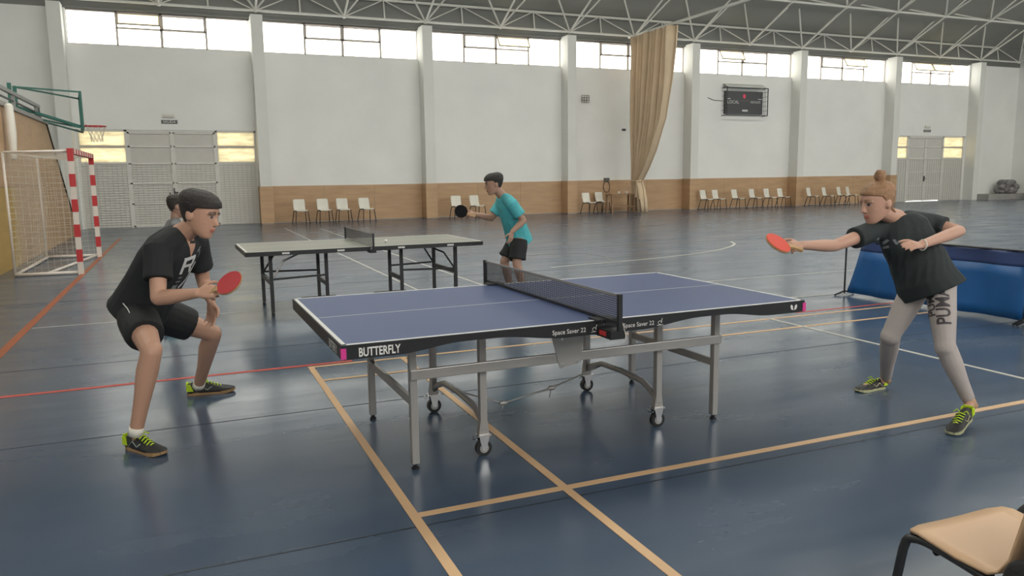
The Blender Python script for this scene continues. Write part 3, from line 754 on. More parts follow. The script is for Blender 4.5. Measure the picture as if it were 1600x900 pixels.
# net on the main table
nt_ = empty('table_tennis_net', T + V((0, 0, hz)), TR); tag(nt_, 'black table tennis net clamped across the blue table', 'net')
class NB(MB):
    def fin(s, name, mt, parent, smooth=False):
        o = s.build(name, mt, None, smooth); o.parent = parent; o.matrix_parent_inverse = Matrix(); return o
ny = .915
g = NB()
for i in range(147): y = -ny + 2 * ny * i / 146; g.box((-.0011, y - .0011, .012), (.0011, y + .0011, .150))
for i in range(13): z = .012 + .138 * i / 12; g.box((-.0011, -ny, z - .0011), (.0011, ny, z + .0011))
tag(g.fin('net_mesh', M_net, nt_), kind='stuff')
NB().box((-.003, -ny, .140), (.003, ny, .1535)).fin('top_tape', mat('grey_net_tape', (.25, .24, .23), .7), nt_)
NB().box((-.004, -ny, .003), (.004, ny, .016)).fin('bottom_tape', M_net, nt_)
for sy in (-1, 1):
    po = NB().box((-.011, sy * ny - .011, -.03), (.011, sy * ny + .011, .156)).fin('post', M_black, nt_)
    NB().box((-.05, min(sy * ny, sy * .74), -.075), (.035, max(sy * ny, sy * .74), -.03)).fin('clamp', M_black, po)
    NB().box((-.06, min(sy * .70, sy * .80), .0015), (.06, max(sy * .70, sy * .80), .010)).fin('clamp_plate', M_black, po)
    if sy < 0:
        NB().box((-.052, -.87, -.065), (-.0505, -.80, -.04)).fin('red_label', M_red, po)
        NB().tube([(.012, -ny - .012, .01), (.03, -ny - .015, -.06), (.02, -ny - .015, -.09)], .002, 5).fin('tension_cord', M_cord, po)

# ------------------------------------------------------------------ second table
T2 = V((1.07, 3.10, 0)); R2 = .02
t2 = empty('table_tennis_table', T2, R2); tag(t2, 'older grey-green table tennis table with black legs behind the blue one', 'table tennis table')
W2, L2, H2 = .64, 1.36, .735
def F2(b_, name, mt, par, smooth=False):
    o = b_.build(name, mt, None, smooth); o.parent = par; o.matrix_parent_inverse = Matrix(); return o
for sx in (-1, 1):
    xa, xb2 = (-L2, -.01) if sx < 0 else (.01, L2)
    tp = F2(MB().box((xa, -W2, H2 - .02), (xb2, W2, H2)), 'table_top', M_green2, t2)
    for (a, b2, c_, d) in ((xa, xb2, -W2, -W2 + .02), (xa, xb2, W2 - .02, W2), (sx * L2 - (.02 if sx > 0 else 0), sx * L2 + (.02 if sx < 0 else 0), -W2, W2), (xa, xb2, -.002, .002)):
        F2(MB().box((a, c_, H2), (b2, d, H2 + .001)), 'white_line', M_line, tp)
    fr = MB()
    for y in (-W2, W2): fr.bar((xa, y, H2 - .025), (xb2, y, H2 - .025), .022, .046)
    fr.bar((sx * L2, -W2, H2 - .025), (sx * L2, W2, H2 - .025), .022, .046); F2(fr, 'edge_frame', M_dark, tp)
    for k in (.35, .95): F2(MB().box((sx * k - .04, -W2 - .014, H2 - .035), (sx * k + .04, -W2 - .010, H2 - .015)), 'edge_clip', M_line, tp)
    xo, xi, yo, yi = sx * (L2 - .27), sx * .45, .42, .27
    for y in (-yo, yo):
        lg = F2(MB().bar((xo, y, .03), (xo, y, H2 - .03), .038, .038), 'leg', M_dark, t2)
        F2(MB().tube([(xo, y, 0), (xo, y, .02), (xo, y, .022), (xo, y, .04)], [.02, .02, .012, .012], 8), 'foot_pad', M_black, lg)
    for y in (-yi, yi):
        F2(MB().bar((xi, y, .045), (xi, y, H2 - .03), .036, .036), 'inner_leg', M_dark, t2)
        F2(MB().bar((xi - .22, y, .06), (xi + .2, y, .06), .03, .03), 'skid', M_dark, t2)
        for x in (xi - .18, xi + .16): F2(MB().tube([(x, y - .012, .023), (x, y + .012, .023)], .023, 10), 'castor', M_black, t2)
    F2(MB().bar((xo, -yo, .36), (xo, yo, .36), .03, .05), 'cross_rail', M_dark, t2); F2(MB().bar((xi, -yi, .30), (xi, yi, .30), .03, .05), 'cross_rail', M_dark, t2)
    for y in (-1, 1): F2(MB().bar((xo, y * yo, .40), (xi, y * yi, .40), .02, .022), 'side_rail', M_dark, t2)
    F2(MB().tube([(xo, -yo, .38), (xo - sx * .14, -yo + .02, .60), (xo - sx * .36, -yo + .02, H2 - .04)], .011, 6), 'brace', M_silver if sx < 0 else M_dark, t2)
    F2(MB().tube([(xo, yo, .38), (xo - sx * .14, yo - .02, .60), (xo - sx * .36, yo - .02, H2 - .04)], .011, 6), 'brace', M_dark, t2)
n2_ = empty('table_tennis_net', T2 + V((0, 0, H2)), R2); tag(n2_, 'small black net on the older grey-green table behind', 'net')
g = MB(); ny2 = .74
for i in range(75): y = -ny2 + 2 * ny2 * i / 74; g.box((-.001, y - .001, .01), (.001, y + .001, .15))
for i in range(9): z = .01 + .14 * i / 8; g.box((-.001, -ny2, z - .001), (.001, ny2, z + .001))
tag(F2(g, 'net_mesh', M_net, n2_), kind='stuff')
F2(MB().box((-.003, -ny2, .142), (.003, ny2, .153)), 'top_tape', mat('grey_net_tape', (.25, .24, .23), .7), n2_)
for sy in (-1, 1):
    po = F2(MB().box((-.01, sy * ny2 - .01, -.06), (.01, sy * ny2 + .01, .157)), 'post', M_black, n2_)
    F2(MB().box((-.04, min(sy * ny2, sy * .60), -.065), (.03, max(sy * ny2, sy * .60), -.03)), 'clamp', M_black, po)
bp_ = G(603, 376.5, H2 + .02)
tag(MB().ell(bp_, (.02, .02, .02), n=16).build('ball', mat('ball_white', (.8, .8, .76), .4), None, True), 'white table tennis ball beside the net of the grey-green table', 'ball')

# ------------------------------------------------------------------ blue surround barrier on the right
def barrier(p, q, label, slant0=0.0):
    p, q = V(p), V(q); d = (q - p).normalized(); n = V((-d.y, d.x, 0)); L = (q - p).length
    root = empty('court_barrier', (p + q) / 2); tag(root, label, 'barrier', 'blue court surrounds')
    f = MB(); f.tube([p + V((0, 0, .02)), p + V((0, 0, .72))], .011, 8); f.tube([q + V((0, 0, .02)), q + V((0, 0, .72))], .011, 8)
    f.tube([p + V((0, 0, .72)), q + V((0, 0, .72))], .011, 8); f.build('frame', M_dark, root)
    for e in (p, q): MB().tube([e + n * .16 + V((0, 0, .012)), e + V((0, 0, .05)), e - n * .16 + V((0, 0, .012))], .012, 8).build('foot', M_dark, root)
    for nm, z0_, z1_, mt in (('cover', .03, .56, M_tarp), ('cover_border', .56, .71, M_tarp2)):
        rings = []; N = 24
        for j in range(6):
            z = z0_ + (z1_ - z0_) * j / 5; a, b2 = [], []
            for i in range(N + 1):
                t = i / N; s0 = slant0 * (z / .71); x = s0 + (L - s0) * t
                wv = .025 * math.sin(t * 17 + z * 4) + .012 * math.sin(t * 41 + 1) * (1 - z)
                c_ = p + d * x + n * (wv + .012) + V((0, 0, z)); a.append(c_); b2.append(c_ + n * .004)
            rings.append(a + b2[::-1])
        MB().loft(rings).build(nm, mt, root, True)
barrier((6.62, .86, 0), (6.70, -1.32, 0), 'blue fabric court barrier behind the red-haired player', .22)
barrier((6.70, -1.36, 0), (6.72, -3.4, 0), 'blue fabric court barrier cut by the right edge of the picture')

# ------------------------------------------------------------------ bats
def bat(name, c, nrm, hd, rubber, label):
    c, nrm = V(c), V(nrm).normalized(); hd = V(hd); hd = (hd - nrm * hd.dot(nrm)).normalized(); sd = nrm.cross(hd)
    root = empty(name, c); tag(root, label, 'bat')
    def disc(z0_, z1_, r1, r2):
        N = 28; rings = []
        for z in (z0_, z1_):
            rings.append([c + hd * (math.cos(2 * math.pi * k / N) * r2) + sd * (math.sin(2 * math.pi * k / N) * r1) + nrm * z for k in range(N)])
        return MB().loft(rings)
    disc(-.004, .004, .076, .080).build('blade', M_wood, root)
    disc(.004, .0075, .074, .077).build('rubber', rubber[0], root)
    disc(-.0075, -.004, .074, .077).build('rubber', rubber[1], root)
    MB().loft([[c + hd * t + sd * (a * w_) + nrm * (b_ * .011) for a, b_ in ((-1, -1), (1, -1), (1, 1), (-1, 1))] for t, w_ in ((.072, .02), (.10, .014), (.175, .017))]).build('handle', M_wood, root, bevel=.004)
    return root

# ================================================================== PEOPLE
def lerp(a, b_, t): return a + (b_ - a) * t
def remesh(mb_, name, mt, parent, vox, it=4, colour=None):
    bmesh.ops.recalc_face_normals(mb_.bm, faces=mb_.bm.faces)
    me = bpy.data.meshes.new('tmp'); mb_.bm.to_mesh(me); mb_.bm.free()
    o = bpy.data.objects.new('tmp', me); COL.objects.link(o)
    r = o.modifiers.new('r', 'REMESH'); r.mode = 'VOXEL'; r.voxel_size = vox
    s = o.modifiers.new('s', 'SMOOTH'); s.factor = .5; s.iterations = it
    dg = bpy.context.evaluated_depsgraph_get(); dg.update()
    m2 = bpy.data.meshes.new_from_object(o.evaluated_get(dg)); bpy.data.objects.remove(o); m2.name = name
    m2.polygons.foreach_set('use_smooth', [True] * len(m2.polygons)); m2.materials.clear(); m2.materials.append(mt)
    if colour:
        at_ = m2.color_attributes.new('Col', 'FLOAT_COLOR', 'POINT'); buf = []
        for v in m2.vertices: buf += [*colour(v.co), 1]
        at_.data.foreach_set('color', buf)
    return linkmesh(name, m2, parent)
M_skin = vcol_mat('skin', .55)
def ringpts(c, a, b_, n=18, k=2.3):
    out = []
    for i in range(n):
        t = 2 * math.pi * i / n; ct, s_ = math.cos(t), math.sin(t)
        out.append(c + a * (math.copysign(abs(ct) ** (2 / k), ct)) + b_ * (math.copysign(abs(s_) ** (2 / k), s_)))
    return out
HEAD = [(.0, .056, .020, .022), (.012, .047, .037, .037), (.035, .030, .058, .050), (.065, .014, .078, .060), (.095, .004, .090, .067),
        (.125, .0, .096, .072), (.155, -.003, .098, .075), (.185, -.007, .090, .070), (.207, -.010, .070, .055), (.222, -.012, .036, .030)]
def hand(b_, wr, D, N, S, curl, thumb=.5, sc=1.0, spread=1.0):
    """wr wrist, D towards the fingers, N out of the back of the hand, S towards the thumb"""
    D = V(D).normalized(); N = V(N); N = (N - D * N.dot(D)).normalized(); S = V(S); S = (S - D * S.dot(D) - N * S.dot(N)).normalized()
    L = .088 * sc
    b_.loft([ringpts(wr + D * (L * t), S * (w_ * sc), N * (h_ * sc), 14) for t, w_, h_ in ((-.15, .024, .018), (.1, .028, .017), (.5, .038, .015), (.9, .041, .013), (1.05, .036, .009))])
    for i, (off, ln) in enumerate(((.030, .074), (.010, .082), (-.011, .076), (-.031, .060))):
        p = wr + D * (L * (.92 if i != 3 else .82)) + S * (off * sc); dirv = (D + S * (off * 1.2 * spread)).normalized(); pts = [p - dirv * .015]; rs = [.0088 * sc]
        ang = 0
        for k, fr in enumerate((.45, .30, .25)):
            ang += curl * (.55 if k == 0 else .75) * (1 + .1 * i)
            dd = dirv * math.cos(ang) - N * math.sin(ang); p = p + dd * (ln * fr * sc); pts.append(p); rs.append((.0085 - .0008 * k) * sc)
        b_.limb(pts, rs, 8)
    p = wr + D * (L * .28) + S * (.026 * sc); pts = [p - S * .008]; rs = [.0135 * sc]
    for k, (ln, a1) in enumerate(((.040, .75), (.032, .45), (.024, .25))):
        dd = (D * (1 - a1 * .55) + S * a1 - N * (thumb * (k + .6) * .45)).normalized(); p = p + dd * (ln * sc); pts.append(p); rs.append((.0115 - .0012 * k) * sc)
    b_.limb(pts, rs, 8)
def shoe(person, heel, toe, lift, cols, ln_s=1.0):
    """heel, toe: points on the floor; lift: height of the heel"""
    heel, toe = V(heel), V(toe); heel.z = lift; toe.z = 0; d = (toe - heel); L = d.length; d.normalize()
    s = d.cross(V((0, 0, 1))).normalized(); u = s.cross(d).normalized(); k = L / .29
    def P(x, y, z): return heel + d * (x * k) + s * (y * k) + u * (z * k)
    up = MB(); rings = []
    for x, hw_, h_, lean in ((.0, .028, .070, -.004), (.02, .036, .082, 0), (.06, .038, .086, 0), (.10, .038, .086, 0), (.14, .041, .072, 0), (.19, .046, .056, 0), (.235, .046, .046, 0), (.27, .036, .038, 0), (.288, .020, .028, 0)):
        rings.append([P(x + lean, y, z) for y, z in ((-hw_, .016), (-hw_ * 1.02, .03), (-hw_ * .86, .016 + (h_ - .016) * .62), (-hw_ * .5, .016 + (h_ - .016) * .93), (0, h_), (hw_ * .5, .016 + (h_ - .016) * .93), (hw_ * .86, .016 + (h_ - .016) * .62), (hw_ * 1.02, .03), (hw_, .016))])
    up.loft(rings); sh = up.build('shoe', cols[0], person, True)
    so = MB(); rings = []
    for z, g_ in ((0, 0), (.012, .002), (.02, .0)):
        rings.append([P(x, y * (1 + g_), z + (.012 * max(0, (x - .22) / .07) ** 2 if z < .01 else .006 * max(0, (x - .22) / .07))) for x, y in ((-.008, -.012), (.0, -.028), (.04, -.040), (.10, -.038), (.17, -.044), (.22, -.050), (.26, -.044), (.285, -.026), (.295, 0), (.285, .026), (.26, .044), (.22, .048), (.17, .042), (.10, .036), (.04, .040), (.0, .028), (-.008, .012))])
    so.loft(rings).build('sole', cols[1], sh)
    la = MB()
    for i in range(5):
        x = .115 + .020 * i; z = .086 - .0072 * i * 1.15
        la.tube([P(x, -.026, z - .010), P(x + .006, 0, z + .003), P(x + .012, .026, z - .010)], .004 * k, 6)
    la.tube([P(.11, -.012, .088), P(.10, -.03, .096), P(.115, -.045, .085)], .0035 * k, 6); la.tube([P(.11, .012, .088), P(.10, .03, .098), P(.12, .045, .086)], .0035 * k, 6)
    la.build('laces', cols[2], sh, True)
    hp_ = MB(); hp_.loft([[P(x, y * sgn_, z) for (x, z) in ((-.006, .03), (.035, .028), (.016, .074), (-.006, .074))] for y, sgn_ in ((.030, -1), (.039, -1), (.039, 1), (.030, 1))][:2]); 
    hp_.loft([[P(x, y, z) for (x, z) in ((-.006, .03), (.035, .028), (.016, .074), (-.006, .074))] for y in (.030, .039)])
    hp_.loft([[P(x, y, z) for (x, z) in ((-.010, .03), (-.002, .03), (-.002, .084), (-.010, .084))] for y in (-.030, .030)])
    hp_.build('heel_patch', cols[3], sh)
    st_ = MB()
    for sg in (-1, 1): st_.tube([P(.05, sg * .0395, .03), P(.085, sg * .039, .060), P(.12, sg * .0405, .034), P(.15, sg * .040, .055)], .0035 * k, 5)
    st_.build('side_stripe', cols[4], sh, True)
    return sh

def person(label, root_loc, J, o):
    s = o.get('s', 1.0); root = empty('person', root_loc); tag(root, label, 'person')
    skin = o['skin']; U = V(o['U']).normalized(); F = V(o['F']).normalized(); U = (U - F * U.dot(F)).normalized(); Lf = U.cross(F)     # Lf: towards the person's left
    hs_ = o.get('hs', 1.0); HO = J['head'] - U * (.115 * hs_)
    def H(f, u, l): return HO + F * (f * hs_) + U * (u * hs_) + Lf * (l * hs_)
    b_ = MB()
    # head
    b_.loft([[H(fc_ + d * ca, u, w_ * sa) for ca, sa in [(math.copysign(abs(math.cos(t)) ** .87, math.cos(t)), math.copysign(abs(math.sin(t)) ** .87, math.sin(t))) for t in [2 * math.pi * i / 22 for i in range(22)]]] for u, fc_, d, w_ in HEAD])
    b_.loft([[H(f + q[0], u, q[1]) for q in ((.0, -w_), (w_ * .9, -w_ * .35), (w_ * .9, w_ * .35), (0, w_), (-.02, 0))] for u, f, w_ in ((.132, .088, .008), (.112, .094, .010), (.090, .104, .014), (.080, .104, .017), (.074, .092, .014))])
    Mh = Matrix((F, Lf, U)).transposed()
    for l in (-1, 1):
        b_.ell(H(.078, .1355, l * .030), (.018 * hs_, .026 * hs_, .008 * hs_), Mh); b_.ell(H(.052, .088, l * .036), (.026 * hs_, .022 * hs_, .026 * hs_), Mh)
        b_.ell(H(-.012, .108, l * .072), (.020 * hs_, .011 * hs_, .031 * hs_), Mh); b_.ell(H(.074, .120, l * .030), (.013 * hs_, .014 * hs_, .010 * hs_), Mh)
    b_.ell(H(.086, .056, 0), (.013 * hs_, .024 * hs_, .006 * hs_), Mh); b_.ell(H(.084, .045, 0), (.013 * hs_, .021 * hs_, .007 * hs_), Mh); b_.ell(H(.070, .014, 0), (.016 * hs_, .020 * hs_, .014 * hs_), Mh)
    # neck and trunk
    nb, ch, pv = J['neck'], J['chest'], J['pelvis']
    b_.limb([nb, lerp(nb, H(-.015, .05, 0), .5), H(-.012, .06, 0)], [.062 * s, .056 * s, .057 * s])
    ra = (J['shR'] - J['shL']).normalized(); rp = (J['hipR'] - J['hipL']).normalized()
    tw = o.get('tw', 1.0)
    secs = []
    for t, hw_, hd_ in ((-.16, .120, .085), (0, .155, .105), (.30, .135, .095), (.62, .150, .108), (.86, .150, .098), (1.0, .085, .065)):
        c_ = lerp(pv, ch, t / .62) if t < .62 else lerp(ch, nb, (t - .62) / .38)
        a = lerp(rp, ra, max(0, min(1, t))).normalized(); up_ = (nb - pv).normalized(); a = (a - up_ * a.dot(up_)).normalized(); fr = up_.cross(a)
        secs.append((c_, a, fr, hw_ * s * tw, hd_ * s * tw))
    b_.loft([ringpts(c_, a * hw_, fr * hd_) for c_, a, fr, hw_, hd_ in secs])
    for sd in 'RL':
        sh, el, wr = J['sh' + sd], J['el' + sd], J['wr' + sd]
        b_.limb([lerp(nb, sh, .35), sh], [.06 * s, .056 * s])
        b_.limb([sh, lerp(sh, el, .45), el], [.054 * s, .047 * s * o.get('arm', 1), .040 * s]); b_.limb([el, lerp(el, wr, .3), lerp(el, wr, .75), wr], [.040 * s, .042 * s * o.get('arm', 1), .032 * s, .027 * s])
        hp, kn, an = J['hip' + sd], J['kn' + sd], J['an' + sd]
        lt = s * (.88 if o.get('leggings') else 1)
        b_.limb([hp, lerp(hp, kn, .5), lerp(hp, kn, .9), kn], [.088 * lt, .074 * lt, .056 * lt, .056 * lt])
        cf = (kn - hp).normalized()
        b_.limb([kn, lerp(kn, an, .28) - cf * .008, lerp(kn, an, .62), an], [.054 * lt, .057 * lt, .043 * lt, .035 * s])
        heel, toe, lift = o['foot' + sd]
        hh = V(heel) + V((0, 0, lift + .05)); b_.limb([an, lerp(hh, V(toe), .25) + V((0, 0, .0)), lerp(hh, V(toe) + V((0, 0, .03)), .7)], [.032 * s, .026 * s, .018 * s])
        hd = o['hand' + sd]
        hand(b_, wr, hd[0], hd[1], hd[2], hd[3], hd[4] if len(hd) > 4 else .5, s * o.get('hsz', 1))
    lip = o.get('lip', tuple(c * f for c, f in zip(skin, (.85, .55, .55)))); eyes = [H(.086, .121, l * .031) for l in (-1, 1)]; brow = [[H(.093, .139, l * .016), H(.084, .139, l * .046)] for l in (-1, 1)]
    mo = H(.094, .050, 0); cheeks = [H(.06, .085, l * .05) for l in (-1, 1)]
    hc = o['hair']
    def colour(p):
        if (p - HO).length > .33 * hs_: return skin
        for e in eyes:
            d = p - e
            if abs(d.dot(U)) < .0065 and abs(d.dot(Lf)) < .015 and d.dot(F) > -.012: return (.05, .035, .03) if abs(d.dot(Lf)) < .008 else (.40, .34, .31)
        for a, c_ in brow:
            t = max(0, min(1, (p - a).dot(c_ - a) / (c_ - a).length_squared)); 
            if (p - lerp(a, c_, t)).length < .011: return tuple(.55 * h + .25 * k for h, k in zip(hc, skin))
        d = p - mo
        if abs(d.dot(U)) < .010 and abs(d.dot(Lf)) < .024 and d.dot(F) > -.02: return lip
        return skin
    body = remesh(b_, 'body', M_skin, root, .0055, 3, colour)
    # hair: inflated skull cut by the hairline plane
    tmp = MB(); g_ = o.get('hairgrow', .014); gu = lambda u: .005 + (g_ - .005) * max(0, min(1, (u - .10) / .07))
    for (fa, ua), (fb, ub) in o.get('haircut', [((.105, .172), (-.02, .135)), ((-.005, .15), (-.035, .06))]):
        pc = MB()
        pc.loft([[H(fc_ + (d + gu(u)) * ca, .10 + (u - .10) * (1.03 + g_ * 2.4) + .003, (w_ + gu(u)) * sa) for ca, sa in [(math.cos(t), math.sin(t)) for t in [2 * math.pi * i / 26 for i in range(26)]]] for u, fc_, d, w_ in HEAD[2:]])
        a, c_ = H(fa, ua, 0), H(fb, ub, 0); nn_ = Lf.cross((c_ - a).normalized()).normalized()
        if nn_.dot(H(-.05, .25, 0) - a) > 0: nn_ = -nn_
        bmesh.ops.bisect_plane(pc.bm, geom=pc.bm.verts[:] + pc.bm.edges[:] + pc.bm.faces[:], plane_co=a, plane_no=nn_, clear_outer=True)
        bmesh.ops.holes_fill(pc.bm, edges=[e for e in pc.bm.edges if e.is_boundary])
        mm_ = bpy.data.meshes.new('tmp'); pc.bm.to_mesh(mm_); pc.bm.free(); tmp.bm.from_mesh(mm_); bpy.data.meshes.remove(mm_)
    for e in o.get('hairextra', []): tmp.ell(H(*e[0]), tuple(q * hs_ for q in e[1]), Mh)
    for e in o.get('hairtufts', []): tmp.limb([H(*q) for q in e[0]], e[1], 8)
    hr = remesh(tmp, 'hair', mat('hair_%s' % o['id'], hc, .6, var=.25, vscale=40, bump=.5, bscale=110), root, .005, 7)
    # shirt
    sb_ = MB(); g_ = o.get('shirt_g', .022); hem = o.get('hem', -.25); loose = o.get('loose', 0)
    rings = []
    for t, hw_, hd_ in ((hem, .165 + loose, .125 + loose), (0, .160 + loose * .8, .115 + loose), (.30, .148 + loose * .6, .108 + loose * .7), (.62, .160, .115), (.84, .158, .100), (.95, .115, .078), (1.0, .085, .062)):
        c_ = lerp(pv, ch, t / .62) if t < .62 else lerp(ch, nb, (t - .62) / .38)
        a = lerp(rp, ra, max(0, min(1, t))).normalized(); up_ = (nb - pv).normalized(); a = (a - up_ * a.dot(up_)).normalized(); fr = up_.cross(a)
        c_ = c_ + fr * o.get('belly', 0) * max(0, 1 - abs(t - .1) / .4)
        if t == hem and 'hemc' in o: c_ = V(o['hemc'])
        rings.append(ringpts(c_, a * ((hw_ + g_) * s), fr * ((hd_ + g_) * s)))
    sb_.loft(rings)
    for sd in 'RL':
        sh, el = J['sh' + sd], J['el' + sd]; q = o.get('sleeve', .62); e_ = lerp(sh, el, q); d = (el - sh).normalized()
        sb_.limb([lerp(nb, sh, .30), sh], [.072 * s, .076 * s])
        sb_.tube([lerp(sh, el, -.08), lerp(sh, el, .3), e_], [.078 * s, .074 * s, .070 * s * o.get('cuff', 1)], 16)
    shirt = remesh(sb_, 'shirt', o['shirt'], root, .008, 5)
    # legwear
    lb = MB()
    lb.loft([ringpts(lerp(pv, ch, t / .62), rp * (hw_ * s), ((nb - pv).normalized().cross(rp)) * (hd_ * s)) for t, hw_, hd_ in ((-.26, .13, .10), (-.12, .165, .125), (.05, .160, .118), (.22, .14, .105))])
    for sd in 'RL':
        hp, kn, an = J['hip' + sd], J['kn' + sd], J['an' + sd]
        if o.get('leggings'):
            lb.limb([hp, lerp(hp, kn, .5), lerp(hp, kn, .9), kn], [.097 * s, .083 * s, .066 * s, .068 * s]); cf = (kn - hp).normalized()
            lb.tube([lerp(kn, hp, .06), lerp(kn, an, .28) - cf * .008, lerp(kn, an, .62), lerp(kn, an, .93)], [.066 * s, .066 * s, .051 * s, .043 * s], 14)
        else:
            q = o.get('short', .72); lb.tube([lerp(hp, kn, -.15), lerp(hp, kn, .2), lerp(hp, kn, .5), lerp(hp, kn, q)], [.10 * s, .112 * s, .106 * s, (.100 + o.get('flare', 0)) * s], 16)
    legw = remesh(lb, 'leggings' if o.get('leggings') else 'shorts', o['legwear'], root, .007, 5)
    for sd in 'RL':
        heel, toe, lift = o['foot' + sd]; shoe(root, heel, toe, lift, o['shoe'])
        an, kn = J['an' + sd], J['kn' + sd]; d = (kn - an).normalized()
        MB().tube([an - d * .03, an + d * .02, an + d * o.get('sock', .045)], [.040 * s, .039 * s, .039 * s], 14).build('sock', o.get('sockm', M_white), root, True)
    return dict(root=root, body=body, shirt=shirt, leg=legw, H=H, hair=hr)

M_lime = mat('lime_yellow', (.52, .72, .02), .5)
M_shoe = mat('black_shoe_mesh', (.022, .022, .022), .6, var=.3, vscale=60)
M_gum = mat('gum_sole', (.36, .22, .10), .6); M_sole2 = mat('pale_sole', (.42, .42, .25), .6); M_stripe = mat('silver_stripe', (.35, .40, .36), .4)
M_tee = mat('black_cotton', (.014, .016, .017), .85, bump=.5, bscale=9); M_tee2 = mat('dark_teal_black_cotton', (.020, .027, .028), .85, bump=.5, bscale=9)
M_short = mat('black_shorts_cloth', (.010, .011, .012), .75, bump=.4, bscale=10)
M_turq = mat('turquoise_sports_cloth', (.07, .40, .44), .7, var=.22, vscale=7, bump=.4, bscale=12)
M_legg = mat('pale_grey_leggings', (.40, .355, .335), .7, var=.04, bump=.15, bscale=18)
M_print = mat('white_print', (.62, .62, .60), .6); M_print_grey = mat('grey_print', (.20, .22, .22), .6); M_print_dark = mat('dark_print', (.045, .035, .04), .6)

# ---- player on the left
Fl = V((.85, -.52, -.26)).normalized()
J = dict(pelvis=A(222, 474, -1.10), chest=A(258, 408, -1.24), neck=A(283, 366, -1.32), head=A(311, 334, -1.40),
         shR=A(247, 391, -1.44), shL=A(306, 382, -1.13), elR=A(247, 466, -1.56), wrR=A(308, 458, -1.70), elL=A(318, 440, -1.02), wrL=A(330, 470, -1.16),
         hipR=A(213, 492, -1.20), hipL=A(241, 488, -.98), knR=A(237, 548, -1.62), anR=A(213, 672, -1.56), knL=A(333, 521, -.86), anL=A(311, 600, -.50))
hR = G(203, 699); tR = G(250, 711); tR = hR + (tR - hR).normalized() * .30
hL = G(295, 617); tL = hL + (G(362, 611) - hL).normalized() * .31
left = person('dark-haired player in a black t-shirt and shorts at the left end of the blue table', (hR + tL) / 2, J, dict(
    id='left', s=1.04, hs=1.13, skin=(.50, .285, .195), U=(.20, -.10, 1), F=Fl, hair=(.022, .017, .015), hairgrow=.019,
    haircut=[((.12, .170), (-.0, .150)), ((.026, .16), (-.040, .050))],
    handR=((.8, -.35, .1), (-.1, -.75, .5), (.4, -.1, .8), 1.25, .9), handL=((-.02, -.1, -1), (.6, .5, 0), (.3, -.8, 0), .35),
    footR=(hR, tR, 0.0), footL=(hL, tL, 0.0), shirt=M_tee, legwear=M_short, short=.60, shirt_g=.020, hem=-.10, loose=.015, sleeve=.62, cuff=1.08,
    shoe=(M_shoe, M_gum, M_lime, M_lime, M_stripe), sock=.012))
# V neck: skin showing at the throat
cn = (J['shL'] - J['shR']).cross(V((0, 0, 1))).normalized(); cn = cn if cn.dot(V((1, -1, 0))) > 0 else -cn
ux = V((cn.y * -1, cn.x, 0)); ux = ux if ux.dot(RX) > 0 else -ux
up_ = (J['neck'] - J['pelvis']).normalized(); uy = (up_ - ux * up_.dot(ux)).normalized()
decal('neckline', poly2d([[(-.052, .075), (.05, .075), (.004, -.045)]]), J['neck'] + uy * -.035, ux, uy, left['shirt'], mat('throat_skin', (.50, .285, .195), .55), left['root'], .002, 3)
# shirt print: big letter over a figure
o_ = lerp(J['chest'], J['neck'], .12) + ux * .015
decal('shirt_print', poly2d([
    [(-.075, .10), (.025, .115), (.03, .095), (-.07, .075)], [(-.075, .10), (-.05, .10), (-.04, -.01), (-.062, -.01)], [(.005, .10), (.03, .10), (.035, .055), (.01, .05)],
    [(-.05, .055), (.03, .06), (.03, .04), (-.05, .035)], [(.0, .04), (.022, .04), (.045, .0), (.025, -.01)],
    [(.055, .06), (.078, .055), (.072, .02), (.05, .02)], [(.05, .02), (.07, .02), (.06, -.06), (.038, -.06)], [(.038, -.06), (.06, -.06), (.02, -.125), (.0, -.115)]]), o_, ux, uy, left['shirt'], M_print, left['root'], .003, 3)
decal('shirt_print', poly2d([[(.04, .135), (.09, .15), (.09, .135), (.04, .12)], [(.07, .13), (.085, .13), (.09, .08), (.075, .08)], [(-.055, -.03), (-.02, -.03), (-.02, -.04), (-.055, -.04)],
    [(-.055, -.06), (-.015, -.06), (-.015, -.07), (-.055, -.07)], [(-.06, -.09), (-.02, -.09), (-.02, -.12), (-.06, -.12)]]), o_, ux, uy, left['shirt'], M_print_grey, left['root'], .003, 3)
pip = MB().tube([A(192, 474, -1.345), A(199, 482, -1.37), A(205, 494, -1.39), A(209, 505, -1.40)], .003, 5).build('piping', M_print, left['root'])
hdl = V((-.89, .32, -.33)); nr_ = V((-.50, -.42, .58)).normalized(); hdl = (hdl - nr_ * hdl.dot(nr_)).normalized()
bat('table_tennis_bat', J['wrR'] + V((.060, -.030, .0)) - hdl * .13, nr_, hdl, (M_rubber_red, M_black), 'dark red bat in the hand of the player in the black t-shirt')

